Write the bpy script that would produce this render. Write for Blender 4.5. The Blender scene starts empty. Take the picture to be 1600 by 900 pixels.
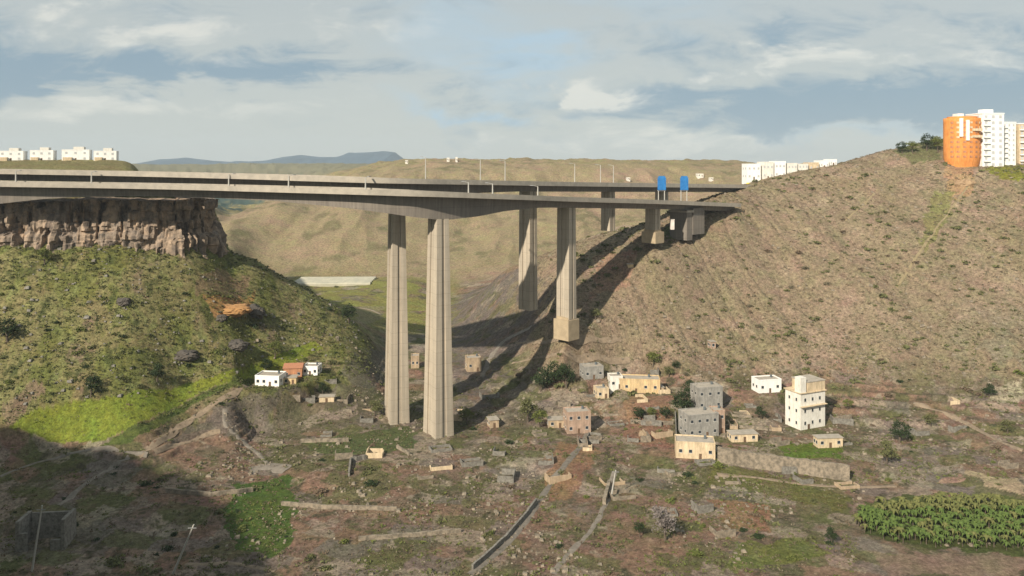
import bpy, math, random
import numpy as np
from mathutils import Vector
R = math.radians
rnd = random.Random(7)
sc = bpy.context.scene
col = sc.collection
F = 1230.0; HX = 800.0; HY = 258.0           # focal length, principal column and horizon row on a 1600x900 view

# ------------------------------------------------------------------ camera, sky, sun, exposure
cam_d = bpy.data.cameras.new('camera'); cam = bpy.data.objects.new('camera', cam_d); col.objects.link(cam)
cam.location = (0, 0, 0); cam.rotation_euler = (R(90), 0, 0)
cam_d.sensor_width = 36; cam_d.lens = 36*F/1600; cam_d.shift_y = -(450-HY)/1600
cam_d.clip_start = 1; cam_d.clip_end = 60000
sc.camera = cam
SUN_EL = R(33); SUN_DIR = Vector((0.565, 0.825, 0)).normalized()      # horizontal travel direction of the light
sun_d = bpy.data.lights.new('sun', 'SUN'); sun_d.energy = 5.0; sun_d.angle = R(0.9); sun_d.color = (1.0, 0.90, 0.75)
sun = bpy.data.objects.new('sun', sun_d); col.objects.link(sun)
dv = Vector((SUN_DIR.x*math.cos(SUN_EL), SUN_DIR.y*math.cos(SUN_EL), -math.sin(SUN_EL)))
sun.rotation_euler = dv.to_track_quat('-Z', 'Y').to_euler()
sc.view_settings.view_transform = 'Standard'; sc.view_settings.look = 'None'
sc.view_settings.exposure = 0.38; sc.view_settings.gamma = 1.0; sc.view_settings.use_curve_mapping = False
sc.cycles.volume_bounces = 0

world = bpy.data.worlds.new('World'); sc.world = world; world.use_nodes = True
def build_world():
    nt = world.node_tree; nt.nodes.clear(); N = nt.nodes; L = nt.links
    out = N.new('ShaderNodeOutputWorld'); bg = N.new('ShaderNodeBackground'); L.new(bg.outputs[0], out.inputs[0])
    sky = N.new('ShaderNodeTexSky'); sky.sky_type = 'NISHITA'; sky.sun_disc = False
    sky.sun_elevation = SUN_EL; sky.sun_rotation = math.atan2(-SUN_DIR.x, -SUN_DIR.y) % (2*math.pi)
    sky.air_density = 1.0; sky.dust_density = 1.5; sky.altitude = 200
    bg.inputs[1].default_value = 0.085
    def m(op, a, b=None, c=None, clamp=False):
        n = N.new('ShaderNodeMath'); n.operation = op; n.use_clamp = clamp
        for i, v in enumerate((a, b, c)):
            if v is None: continue
            if isinstance(v, (int, float)): n.inputs[i].default_value = v
            else: L.new(v, n.inputs[i])
        return n.outputs[0]
    tc = N.new('ShaderNodeTexCoord'); sp = N.new('ShaderNodeSeparateXYZ'); L.new(tc.outputs['Generated'], sp.inputs[0])
    yy = m('MAXIMUM', m('ABSOLUTE', sp.outputs[1]), 0.12)
    u = m('DIVIDE', sp.outputs[0], yy); v = m('DIVIDE', sp.outputs[2], yy)
    def noise(su, sv, det, rough, off, dist=0.0):
        cv = N.new('ShaderNodeCombineXYZ'); L.new(m('MULTIPLY', u, su), cv.inputs[0]); L.new(m('MULTIPLY', v, sv), cv.inputs[1]); cv.inputs[2].default_value = off
        n = N.new('ShaderNodeTexNoise'); n.inputs['Scale'].default_value = 1; n.inputs['Detail'].default_value = det
        n.inputs['Roughness'].default_value = rough; n.inputs['Distortion'].default_value = dist
        L.new(cv.outputs[0], n.inputs['Vector']); return n.outputs[0]
    n1 = noise(5, 13, 6, .58, 1.3, .6); n2 = noise(4, 11, 6, .6, 7.7, .4); n3 = noise(10, 30, 7, .66, 3.1, .8)
    uw = m('ADD', u, m('MULTIPLY', m('SUBTRACT', n1, .5), .42)); vw = m('ADD', v, m('MULTIPLY', m('SUBTRACT', n2, .5), .19))
    def blobs(lst):
        acc = None
        for px, py, rx, ry, a in lst:
            du = m('MULTIPLY', m('SUBTRACT', uw, (px-HX)/F), F/rx); dw = m('MULTIPLY', m('SUBTRACT', vw, (HY-py)/F), F/ry)
            e = m('MULTIPLY', m('EXPONENT', m('MULTIPLY', m('ADD', m('MULTIPLY', du, du), m('MULTIPLY', dw, dw)), -1)), a)
            acc = e if acc is None else m('ADD', acc, e)
        return acc
    dark = blobs([(60, 110, 260, 34, .9), (330, 118, 200, 30, .75), (230, 150, 90, 30, .45), (620, 112, 150, 22, .5), (-120, 60, 160, 60, .4),
                  (1480, 160, 260, 46, 1.1), (1230, 182, 230, 30, .75), (1080, 140, 150, 20, .6), (1330, 45, 300, 20, .45), (960, 178, 70, 14, .5), (1700, 130, 200, 60, .6), (700, 20, 120, 30, .25)])
    light = blobs([(230, 45, 230, 40, .6), (560, 60, 160, 40, .35), (1190, 85, 130, 22, .7), (1330, 105, 150, 22, .55), (965, 140, 60, 22, .9), (880, 180, 80, 14, .4),
                   (1560, 80, 120, 24, .45), (960, 225, 220, 24, .5), (120, 185, 200, 26, .45), (520, 175, 200, 22, .3), (1100, 225, 150, 14, .3)])
    blue = blobs([(725, 168, 70, 14, .95), (840, 88, 90, 22, .8), (700, 55, 90, 50, .5), (850, 130, 60, 16, .4), (1350, 215, 220, 14, .5), (1010, 10, 130, 25, .35), (960, 182, 40, 10, .5)])
    dk = m('ADD', m('MULTIPLY', dark, m('ADD', m('MULTIPLY', n3, 1.1), .45)), m('ADD', m('MULTIPLY', m('SUBTRACT', n2, .52), 1.8), m('MULTIPLY', m('SUBTRACT', n3, .46), 1.6)), clamp=True)
    lt = m('ADD', m('MULTIPLY', light, m('ADD', m('MULTIPLY', n3, 1.3), .35)), m('ADD', m('MULTIPLY', m('SUBTRACT', n1, .53), 1.6), m('MULTIPLY', m('SUBTRACT', n3, .52), 1.3)), clamp=True)
    bl = m('MULTIPLY', blue, m('ADD', n3, .5), clamp=True)
    def ss(x, a, b):
        n = N.new('ShaderNodeMapRange'); n.interpolation_type = 'SMOOTHSTEP'; n.inputs[1].default_value = a; n.inputs[2].default_value = b; L.new(x, n.inputs[0]); return n.outputs[0]
    dk = ss(dk, .0, .9); lt = ss(lt, .1, .8)
    def mix(f, a, b):
        n = N.new('ShaderNodeMix'); n.data_type = 'RGBA'
        if isinstance(f, float): n.inputs[0].default_value = f
        else: L.new(f, n.inputs[0])
        for i, x in ((6, a), (7, b)):
            if isinstance(x, tuple): n.inputs[i].default_value = (*x, 1)
            else: L.new(x, n.inputs[i])
        return n.outputs[2]
    K = 10.3
    c = mix(m('MULTIPLY', v, 3.0, clamp=True), (.52*K, .545*K, .51*K), (.425*K, .475*K, .485*K))
    c = mix(bl, c, (.40*K, .545*K, .65*K))
    c = mix(dk, c, (.235*K, .33*K, .405*K))
    c = mix(m('MULTIPLY', lt, .9), c, (.72*K, .71*K, .64*K))
    skyc = mix(.10, c, sky.outputs[0])            # the physical sky shows faintly through the cloud sheet
    L.new(skyc, bg.inputs[0])
build_world()

# ------------------------------------------------------------------ helpers
def link(o, parent=None):
    col.objects.link(o)
    if parent is not None: o.parent = parent
    return o
def tag(o, label=None, cat=None, group=None, kind=None):
    if label: o['label'] = label
    if cat: o['category'] = cat
    if group: o['group'] = group
    if kind: o['kind'] = kind
    return o
def empty(name, loc, rz=0, label=None, cat=None, group=None):
    o = bpy.data.objects.new(name, None); o.location = loc; o.rotation_euler = (0, 0, rz); o.empty_display_size = .5
    link(o); return tag(o, label, cat, group)
class MB:
    def __init__(s): s.v = []; s.f = []
    def add(s, vs, fs):
        b = len(s.v); s.v += [tuple(p) for p in vs]; s.f += [tuple(b+i for i in f) for f in fs]; return s
    def box(s, x0, x1, y0, y1, z0, z1, top=None):
        t = top or (0, 0)
        vs = [(x0, y0, z0), (x1, y0, z0), (x1, y1, z0), (x0, y1, z0), (x0+t[0], y0+t[1], z1), (x1-t[0], y0+t[1], z1), (x1-t[0], y1-t[1], z1), (x0+t[0], y1-t[1], z1)]
        return s.add(vs, [(0, 3, 2, 1), (4, 5, 6, 7), (0, 1, 5, 4), (1, 2, 6, 5), (2, 3, 7, 6), (3, 0, 4, 7)])
    def tube(s, p, q, r0, r1=None, n=8):
        r1 = r0 if r1 is None else r1
        p = Vector(p); q = Vector(q); d = (q-p).normalized(); a = d.orthogonal().normalized(); b = d.cross(a)
        vs = []
        for c, r in ((p, r0), (q, r1)):
            for i in range(n):
                t = 2*math.pi*i/n; vs.append(c+(a*math.cos(t)+b*math.sin(t))*r)
        fs = [(i, (i+1) % n, n+(i+1) % n, n+i) for i in range(n)]+[tuple(range(n))[::-1], tuple(range(n, 2*n))]
        return s.add(vs, fs)
    def mesh(s, name, mat, smooth=False):
        me = bpy.data.meshes.new(name); me.from_pydata(s.v, [], s.f)
        if mat: me.materials.append(mat)
        if smooth: me.polygons.foreach_set('use_smooth', [True]*len(me.polygons))
        me.update(); return me
    def build(s, name, mat, parent=None, smooth=False):
        return link(bpy.data.objects.new(name, s.mesh(name, mat, smooth)), parent)
def mat(name, c, rough=.85, c2=None, scale=.5, bump=.0, detail=6, spec=.3, metal=0, contrast=(.35, .65)):
    m = bpy.data.materials.new(name); m.use_nodes = True; nt = m.node_tree; N = nt.nodes; L = nt.links
    b = N['Principled BSDF']; b.inputs['Roughness'].default_value = rough; b.inputs['Metallic'].default_value = metal
    b.inputs['Specular IOR Level'].default_value = spec
    c2 = c2 or tuple(x*.72 for x in c)
    tc = N.new('ShaderNodeTexCoord'); n = N.new('ShaderNodeTexNoise'); n.inputs['Scale'].default_value = scale; n.inputs['Detail'].default_value = detail; n.inputs['Roughness'].default_value = .65
    L.new(tc.outputs['Object'], n.inputs['Vector'])
    r = N.new('ShaderNodeValToRGB'); r.color_ramp.elements[0].position = contrast[0]; r.color_ramp.elements[1].position = contrast[1]
    r.color_ramp.elements[0].color = (*c2, 1); r.color_ramp.elements[1].color = (*c, 1)
    L.new(n.outputs[0], r.inputs[0]); L.new(r.outputs[0], b.inputs['Base Color'])
    if bump:
        bp = N.new('ShaderNodeBump'); bp.inputs['Strength'].default_value = 1; bp.inputs['Distance'].default_value = bump
        L.new(n.outputs[0], bp.inputs['Height']); L.new(bp.outputs[0], b.inputs['Normal'])
    return m
# value noise in numpy
_rs = np.random.RandomState(11); _T = _rs.rand(512, 512)
def vn(x, y):
    xi = np.floor(x).astype(int); yi = np.floor(y).astype(int); fx = x-xi; fy = y-yi
    fx = fx*fx*(3-2*fx); fy = fy*fy*(3-2*fy)
    a = _T[xi % 512, yi % 512]; b = _T[(xi+1) % 512, yi % 512]; c = _T[xi % 512, (yi+1) % 512]; d = _T[(xi+1) % 512, (yi+1) % 512]
    return (a*(1-fx)+b*fx)*(1-fy)+(c*(1-fx)+d*fx)*fy
def fbm(x, y, o=5, g=.5):
    s = 0; a = 1; t = 0
    for i in range(o):
        s = s+a*vn(x*2**i+17.3*i, y*2**i+5.1*i); t += a; a *= g
    return s/t-.5
def sm(e0, e1, x):
    t = np.clip((x-e0)/(e1-e0), 0, 1); return t*t*(3-2*t)

# ------------------------------------------------------------------ terrain heights
def P(Y, py): return (Y, (HY-py)*Y/F)
NEAR = [(8, -14), (60, -38), (100, -62), (150, -92), (180, -108), (218, -114)]
FL = NEAR+[(330, -112)]
COLS = {
 -1500: NEAR+[(280, -108), (300, -90), (325, -64), (345, -38), (352, -17), (392, -8), (520, 4), (900, 4), (2500, 0), (9000, -60)],
 -100: NEAR+[(270, -110), P(290, 700), P(305, 600), P(325, 500), P(350, 383), (357, -17), (392, -10), P(520, 252), (620, 3), (900, -2), (2500, 0), (9000, -60)],
 0: NEAR+[(270, -110), P(290, 700), P(305, 600), P(325, 500), P(346, 398), P(353, 381), (355.5, -35), (362, -17), (394, -10), P(520, 252), (620, 3), (900, -5), (2500, 0), (9000, -60)],
 100: NEAR+[(275, -110.5), P(298, 692), P(308, 610), P(329, 500), P(351, 396), P(358, 379), (360.5, -34.5), (368, -17), (398, -10), P(520, 251), (620, 2), (900, -10), (2500, 0), (9000, -60)],
 200: NEAR+[(280, -111), P(305, 650), P(312, 615), P(335, 500), P(358, 396), P(366, 377), (368.5, -35), (377, -17), (405, -11), P(515, 252), (540, -8), (590, -34), (640, -44), (900, -30), (1600, -30), (2500, 2), (9000, -60)],
 290: NEAR+[(300, -110), P(322, 640), P(334, 590), P(349, 500), P(367, 402), P(373, 379), (376, -35), (385, -17), (415, -14), (428, -20), (450, -52), (520, -66), (620, -70), (900, -60), (1600, -60), (2500, 2), (9000, -60)],
 335: NEAR+[(310, -110), P(328, 625), P(340, 580), P(357, 497), P(379, 408), P(388, 384), (391, -38), (400, -19), (404, -22), (420, -50), (450, -66), (520, -78), (620, -74), (900, -60), (1600, -70), (2500, 2), (9000, -60)],
 352: NEAR+[(310, -110), P(330, 620), P(342, 577), P(361, 495), P(386, 414), P(397, 390), (412, -47), (440, -66), (520, -80), (600, -76), P(790, 345), (900, -64), (1200, -75), (1700, -60), (2600, 4), (9000, -60)],
 400: FL+[P(338, 614), P(354, 578), P(373, 510), P(404, 404), (420, -58), (470, -84), (560, -88), (640, -88), P(770, 352), P(850, 330), (980, -54), (1200, -75), (1700, -50), (2600, 5), (9000, -60)],
 450: FL+[(342, -107), P(349, 604), P(368, 564), P(386, 512), P(414, 436), (430, -70), (480, -90), (560, -92), (640, -94), P(750, 360), P(840, 315), (1000, -35), (1500, -40), (2600, 5), (9000, -60)],
 500: FL+[(348, -107), P(356, 600), P(378, 558), P(393, 520), P(420, 464), (440, -82), (480, -92), (560, -93), (645, -94), P(760, 358), P(860, 310), (1000, -30), (1500, -20), (2600, 5), (9000, -60)],
 545: FL+[(350, -107.5), P(378, 565), P(400, 530), P(424, 497), (445, -88), (480, -92), (560, -93), (645, -94), P(770, 355), P(870, 305), (1050, -12), (1500, -8), (2600, 5), (9000, -60)],
 620: FL+[P(380, 610), P(430, 560), P(500, 503), P(590, 453), P(650, 432), P(800, 350), P(900, 300), P(1080, 259), P(1250, 252), (1800, 2), (2600, 0), (9000, -60)],
 700: FL+[P(380, 610), P(430, 563), P(500, 510), P(560, 474), P(640, 442), P(800, 350), P(900, 300), P(1050, 255), P(1250, 250), (1800, 2), (2600, 0), (9000, -60)],
 800: FL+[P(375, 607), P(420, 545), P(460, 485), P(510, 418), (560, -78), (620, -90), (680, -88), P(820, 350), P(920, 300), P(1050, 256), P(1250, 250), (1800, 2), (2600, 0), (9000, -60)],
 850: FL+[P(370, 605), P(400, 540), P(440, 470), P(500, 398), (560, -72), (620, -86), (680, -86), P(820, 350), P(920, 300), P(1050, 256), P(1250, 250), (1800, 2), (2600, 0), (9000, -60)],
 885: FL+[P(366, 603), P(382, 528), P(405, 478), P(450, 422), P(498, 384), (560, -66), (640, -84), (700, -84), P(820, 350), P(920, 300), P(1050, 256), P(1250, 250), (1800, 2), (2600, 0), (9000, -60)],
 945: FL+[P(368, 603), P(388, 528), P(412, 465), P(440, 408), P(490, 366), (560, -58), (640, -76), (720, -76), P(820, 345), P(920, 300), P(1050, 257), P(1250, 251), (1800, 2), (2600, 0), (9000, -60)],
 1018: FL+[P(370, 602), P(395, 528), P(415, 450), P(432, 387), P(482, 344), (560, -48), (640, -60), (720, -64), P(820, 340), P(920, 298), P(1050, 258), P(1250, 252), (1800, 2), (2600, 0), (9000, -60)],
 1135: FL+[P(372, 601), P(400, 526), P(425, 452), P(450, 382), P(476, 322), P(512, 298), (600, -28), (700, -40), (820, -34), P(940, 285), P(1100, 256), P(1250, 252), (1800, 2), (2600, 0), (9000, -60)],
 1200: FL+[P(372, 603), P(400, 526), P(428, 450), P(456, 381), P(486, 320), P(530, 276), (600, -10), (700, -14), (850, -12), (1250, 0), (1800, 0), (2600, 0), (9000, -60)],
 1300: FL+[P(370, 605), P(398, 526), P(425, 450), P(455, 380), P(488, 320), P(540, 257), (600, -2), (750, -6), (1250, 0), (2600, 0), (9000, -60)],
 1390: FL+[P(366, 606), P(392, 526), P(420, 450), P(450, 380), P(483, 320), P(520, 268), P(555, 236), (620, 10), (800, 4), (1250, 0), (2600, 0), (9000, -60)],
 1470: FL+[P(362, 608), P(388, 526), P(415, 450), P(445, 380), P(476, 320), P(512, 262), P(565, 219), (640, 17), (900, 8), (2600, 0), (9000, -60)],
 1540: NEAR+[(300, -112), P(358, 610), P(383, 526), P(410, 450), P(440, 380), P(470, 320), P(502, 266), P(530, 256), P(590, 216), (660, 20), (900, 10), (2600, 0), (9000, -60)],
 1600: NEAR+[(295, -112), P(352, 614), P(378, 526), P(405, 450), P(434, 380), P(463, 320), P(495, 270), P(530, 258), P(600, 214), (660, 22), (900, 12), (2600, 0), (9000, -60)],
 1800: NEAR+[(285, -111), P(340, 625), P(370, 526), P(395, 450), P(425, 380), P(450, 320), P(480, 275), P(530, 250), P(600, 210), (660, 22), (900, 12), (2600, 0), (9000, -60)],
 3200: NEAR+[(260, -108), P(300, 600), P(330, 500), P(360, 420), P(400, 330), P(450, 270), P(530, 240), (660, 30), (900, 20), (2600, 0), (9000, -60)],
}
_px = np.array(sorted(COLS)); _ly = np.linspace(math.log(8), math.log(9000), 900)
def hermite(xs, ys, x):       # monotone cubic so that slopes round off without overshoot
    xs = np.array(xs, float); ys = np.array(ys, float); h = np.diff(xs); d = np.diff(ys)/h; m = np.zeros_like(ys)
    m[0] = d[0]; m[-1] = d[-1]
    for i in range(1, len(xs)-1):
        m[i] = 0 if d[i-1]*d[i] <= 0 else 2*d[i-1]*d[i]/(d[i-1]+d[i])
    i = np.clip(np.searchsorted(xs, x)-1, 0, len(h)-1); t = (x-xs[i])/h[i]
    return ys[i]*(1+2*t)*(1-t)**2+m[i]*h[i]*t*(1-t)**2+ys[i+1]*t*t*(3-2*t)+m[i+1]*h[i]*t*t*(t-1)
_tab = np.array([hermite([a for a, b in COLS[c]], [b for a, b in COLS[c]], np.exp(_ly)) for c in _px])
_pf = np.arange(-1500, 3201, 6.0)
_tabf = np.empty((len(_pf), len(_ly)))
for j in range(len(_ly)): _tabf[:, j] = hermite(_px, _tab[:, j], _pf)
_k = np.array([1, 2, 1])/4.
for _ in range(3):
    _tabf[1:-1] = _k[0]*_tabf[:-2]+_k[1]*_tabf[1:-1]+_k[2]*_tabf[2:]
def height0(X, Y):
    X = np.asarray(X, float); Y = np.maximum(np.asarray(Y, float), 8.0)
    px = np.clip(HX+F*X/Y, -1499, 3199); ly = np.clip(np.log(Y), _ly[0], _ly[-1]-1e-6)
    a = (px-_pf[0])/6.0; b = (ly-_ly[0])/(_ly[1]-_ly[0]); i = np.minimum(a.astype(int), len(_pf)-2); j = np.minimum(b.astype(int), len(_ly)-2); fa = a-i; fb = b-j
    return (_tabf[i, j]*(1-fa)+_tabf[i+1, j]*fa)*(1-fb)+(_tabf[i, j+1]*(1-fa)+_tabf[i+1, j+1]*fa)*fb
def height(X, Y):
    X = np.asarray(X, float); Y = np.asarray(Y, float)
    z = height0(X, Y); px = HX+F*X/np.maximum(Y, 8)
    # small relief: rolling, gullies down the right slope, terraces near the floor
    hill = sm(-104, -90, z)
    rough = (1.0+1.6*sm(700, 1300, Y))
    z = z+fbm(X/26, Y/26, 5)*(2.2+2.2*hill)*rough
    gul = np.abs(fbm((X+.35*Y)/30, (Y-.2*X)/110, 4))
    z = z+(.12-gul)*9*hill*sm(950, 1150, px)*(1-sm(470, 520, Y))
    rill = np.abs(fbm((X+.35*Y)/11+5, (Y-.2*X)/60, 3)); z = z-(1-sm(0, .05, rill))*1.1*hill*sm(900, 1000, px)*(1-sm(500, 540, Y))
    far = sm(640, 760, Y)*(1-sm(1500, 2500, Y)); gf = np.abs(fbm(X/70+9, Y/260, 4)); z = z+(.12-gf)*34*far*(1-sm(-14, 0, z))
    st = 1.9; zt = z/st; fr = zt-np.floor(zt); zt2 = (np.floor(zt)+sm(.30, .70, fr))*st
    terr = (1-sm(-105, -99, z))*sm(200, 225, Y)*(1-sm(430, 480, Y))*(1-sm(325, 340, Y)*(1-sm(560, 620, px)))*sm(.02, .1, fbm(X/50+31, Y/50, 3)+.12)
    z = z*(1-terr)+zt2*terr
    for (x, y, zz, r) in PADS:
        d = np.hypot(X-x, Y-y); w = 1-sm(r, r*1.9, d); z = z*(1-w)+zz*w
    return z
PADS = []
def hz(X, Y): return float(height(np.array([X]), np.array([Y]))[0])
_ys = np.concatenate([np.arange(120, 720, .5), np.arange(720, 3000, 4)])
def ground(px, py):
    X = (px-HX)/F*_ys; z = height(X, _ys); ray = (HY-py)/F*_ys; hit = np.nonzero(z >= ray)[0]
    i = hit[0] if len(hit) else len(_ys)-1
    return Vector((float(X[i]), float(_ys[i]), float(z[i])))
def gpoly(pts, sub=6):
    out = []
    for (a, b) in zip(pts[:-1], pts[1:]):
        for k in range(sub): out.append(ground(a[0]+(b[0]-a[0])*k/sub, a[1]+(b[1]-a[1])*k/sub))
    out.append(ground(*pts[-1])); return out
def inpoly(x, y, poly):
    r = np.zeros(x.shape, bool); n = len(poly)
    for i in range(n):
        x0, y0 = poly[i]; x1, y1 = poly[(i+1) % n]
        if y0 == y1: continue
        c = ((y0 > y) != (y1 > y)) & (x < (x1-x0)*(y-y0)/(y1-y0)+x0); r ^= c
    return r

V = [  # px, base py, width px, height px, depth, wall, label, rot, floors, windows, roof
 (1200, 613, 42, 19, 7, 'bright', 'small flat white house with a lean-to, left of the tall turret house', .2, 1, 3, 'flat'),
 (1296, 699, 42, 15, 4, 'cream', 'low cream garden building on the grass below the tall turret house', .1, 1, 3, 'shed'),
 (1088, 716, 64, 24, 8, 'cream', 'cream single storey house at the front of the valley hamlet', -.15, 1, 4, 'flat'),
 (1094, 682, 58, 34, 9, 'grey', 'unfinished grey block house above the cream front house', .25, 2, 4, 'flat'),
 (1106, 640, 46, 34, 8, 'grey', 'grey two storey house with a pale roof edge at the back of the hamlet', .2, 2, 3, 'flat'),
 (1122, 676, 20, 34, 6, 'pink', 'narrow pinkish house wedged beside the grey block house', .1, 2, 2, 'flat'),
 (995, 613, 76, 20, 8, 'yellow', 'long ochre farmhouse above the red soil field', -.12, 1, 5, 'flat'),
 (962, 607, 22, 18, 6, 'white', 'small white annex at the left end of the ochre farmhouse', .1, 1, 2, 'flat'),
 (1030, 615, 14, 10, 5, 'tan', 'small tan shed at the right end of the ochre farmhouse', .1, 1, 1, 'shed'),
 (925, 592, 36, 18, 7, 'grey', 'pale grey walled house left of the ochre farmhouse and uphill', .25, 1, 3, 'flat'),
 (940, 622, 22, 14, 6, 'cream', 'small cream house below the pale grey walled house', .2, 1, 2, 'flat'),
 (902, 676, 42, 32, 7, 'pink', 'weathered pink square house standing alone near the road end', .18, 2, 3, 'flat'),
 (868, 668, 26, 12, 5, 'tan', 'low tan outbuilding left of the weathered pink house', .1, 1, 2, 'shed'),
 (1113, 545, 10, 11, 4, 'pink', 'tiny pale pink hut alone on the lower right slope', .2, 1, 1, 'shed'),
 (1162, 690, 44, 12, 5, 'cream', 'long low cream barn right of the grey block house', .1, 1, 3, 'shed'),
 (420, 603, 42, 15, 8, 'bright', 'bright white flat house at the left end of the riverside group', -.12, 1, 4, 'flat'),
 (457, 592, 30, 17, 7, 'terracotta', 'terracotta house between the two white riverside houses', .1, 1, 3, 'gable'),
 (486, 586, 26, 13, 6, 'bright', 'small bright white house at the right end of the riverside group', -.1, 1, 3, 'flat'),
 (452, 600, 22, 10, 5, 'yellow', 'low ochre annex in front of the terracotta house', .1, 1, 2, 'shed'),
 (739, 580, 26, 20, 7, 'tan', 'square tan house in the viaduct shadow right of the tallest pier', .2, 1, 2, 'flat'),
 (648, 575, 14, 18, 6, 'tan', 'small tan house seen between the two big piers', .1, 1, 2, 'flat'),
 (510, 628, 24, 8, 4, 'cream', 'tiny cream shed left of the farther tall pier', .1, 1, 1, 'shed'),
 (770, 668, 18, 12, 5, 'tan', 'small tan hut on rubble just right of the tallest pier', .3, 1, 1, 'shed'),
 (985, 418, 9, 5, 3, 'yellow', 'tiny ochre hut high on the slope right of the viaduct shadow', .1, 1, 1, 'shed'),
]
_p = []
for (px, py, w, h, d, c, lab, rot, fl, nw, rf) in V:
    g = ground(px, py); _p.append((g.x, g.y+d*.35, g.z, max(w*g.y/F, d)*.72))
g = ground(1262, 668); _p.append((g.x, g.y+3, g.z, 8)); PADS += _p

FIELD = [(15, 668), (60, 640), (200, 618), (330, 590), (420, 560), (492, 533), (505, 545), (440, 578), (330, 606), (270, 640), (160, 690), (95, 692)]
FIELD_XY = [(p.x, p.y) for p in gpoly(FIELD+[FIELD[0]], 4)[:-1]]
def build_ground():
    a = np.concatenate([np.linspace(-1500, -60, 110, endpoint=False), np.linspace(-60, 1660, 860, endpoint=False), np.linspace(1660, 3200, 110)])
    y = np.concatenate([np.linspace(8, 205, 40, endpoint=False), np.linspace(205, 620, 560, endpoint=False), np.linspace(620, 1350, 180, endpoint=False), np.geomspace(1350, 9000, 60)])
    A, Y = np.meshgrid(a, y); X = (A-HX)/F*Y; Z = height(X, Y); nY, nA = X.shape
    me = bpy.data.meshes.new('ground'); nv = nY*nA
    co = np.stack([X, Y, Z], -1).reshape(-1, 3)
    i = np.arange((nY-1)*(nA-1)); r = i//(nA-1); c = i % (nA-1); b = r*nA+c
    q = np.stack([b, b+1, b+nA+1, b+nA], -1)
    me.vertices.add(nv); me.vertices.foreach_set('co', co.ravel()); me.loops.add(q.size); me.loops.foreach_set('vertex_index', q.ravel().astype(np.int32))
    me.polygons.add(len(q)); me.polygons.foreach_set('loop_start', np.arange(0, q.size, 4, dtype=np.int32)); me.polygons.foreach_set('use_smooth', np.ones(len(q), bool))
    me.update(calc_edges=True)
    # colours of soil, grass and rock by place
    C = np.zeros(X.shape+(3,))
    def lay(mask, c): C[:] = C*(1-mask[..., None])+np.array(c)*mask[..., None]
    n_a = fbm(X/40, Y/40, 5, .6); n_b = fbm(X/11+50, Y/11, 5, .65); n_c = fbm(X/4+9, Y/4+80, 4, .7); n_d = fbm(X/90+5, Y/90+40, 4)
    C[:] = (.185, .130, .095)
    # valley floor
    lay(sm(.0, .14, n_b), (.205, .132, .09)); lay(sm(.02, .14, n_a+.4*n_c), (.18, .145, .115)); lay(sm(.02, .13, n_a*.5-n_b*.8+.3*n_c), (.105, .10, .048)); lay(sm(.1, .25, n_c), (.27, .22, .16)); lay(sm(.1, .22, -n_c+.2*n_b), (.085, .075, .045))
    # small plots and yards with their own soil
    xr = (X*.94-Y*.34)+2.5*n_b*6; yr = (X*.34+Y*.94)+2.5*n_a*6
    ci = np.floor(xr/(9+6*(np.floor(yr/8) % 2))).astype(int)+300; cj = np.floor(yr/8).astype(int)+200; k_ = _T[ci % 512, cj % 512]
    for lo, hi, c_, a_ in ((0, .16, (.225, .14, .095), .6), (.16, .30, (.11, .115, .045), .65), (.30, .42, (.30, .245, .185), .6), (.42, .52, (.17, .145, .125), .6), (.52, .60, (.10, .09, .055), .5), (.60, .66, (.35, .30, .23), .5)):
        lay(((k_ >= lo) & (k_ < hi)).astype(float)*a_*sm(-.16, .02, n_c+.12), c_)
    hill = sm(-106, -92, Z+6*n_a)
    # right slope: dry tan scrub
    right = hill*sm(780, 860, A+60*n_a)*(1-sm(640, 700, Y))
    t = np.zeros_like(C); t[:] = (.224, .172, .115)
    def mixl(t, m, c): return t*(1-m[..., None])+np.array(c)*m[..., None]
    t = mixl(t, sm(-.02, .12, n_a), (.222, .168, .108)); t = mixl(t, sm(0, .15, n_d), (.238, .180, .122)); t = mixl(t, sm(.06, .2, n_b), (.275, .208, .145)); t = mixl(t, .6*sm(.03, .15, -n_b-.3*n_c), (.20, .165, .10)); t = mixl(t, .7*sm(.1, .22, n_c+.3*n_a), (.15, .135, .08))
    gl = .6*sm(.0, .10, -(np.abs(fbm((X+.35*Y)/30, (Y-.2*X)/110, 4))-.05)+.04*n_c); t = mixl(t, .55*gl, (.21, .185, .09))
    t = mixl(t, .8*sm(1280, 1560, A)*(1-sm(350, 420, Y))*sm(-.1, .1, n_b), (.15, .16, .10))
    C[:] = C*(1-right[..., None])+t*right[..., None]
    # left slope: fresh green scrub and grass
    left = hill*(1-sm(560, 640, A))*(1-sm(470, 520, Y))
    t = np.zeros_like(C); t[:] = (.20, .18, .08)
    t = mixl(t, sm(.0, .15, n_a), (.22, .185, .085)); t = mixl(t, sm(.02, .14, n_b+.3*n_a), (.15, .155, .048)); t = mixl(t, sm(.08, .2, -n_b+.2*n_c), (.215, .165, .105)); t = mixl(t, .8*sm(.08, .2, n_c), (.19, .20, .075)); t = mixl(t, .8*sm(.08, .2, -n_c), (.06, .072, .025))
    C[:] = C*(1-left[..., None])+t*left[..., None]
    pl = sm(-24, -16, Z)*(1-sm(330, 360, A))*sm(380, 400, Y); lay(pl, (.17, .15, .07))
    # far side of the valley
    far = sm(600, 680, Y)
    t = np.zeros_like(C); t[:] = (.255, .202, .122); n_e = fbm(X/25+3, Y/25, 5, .65)
    t = mixl(t, sm(-.02, .12, n_e), (.24, .195, .11)); t = mixl(t, sm(.0, .12, n_d), (.27, .20, .13)); t = mixl(t, .7*sm(.07, .2, -n_e), (.13, .12, .06))
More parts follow.
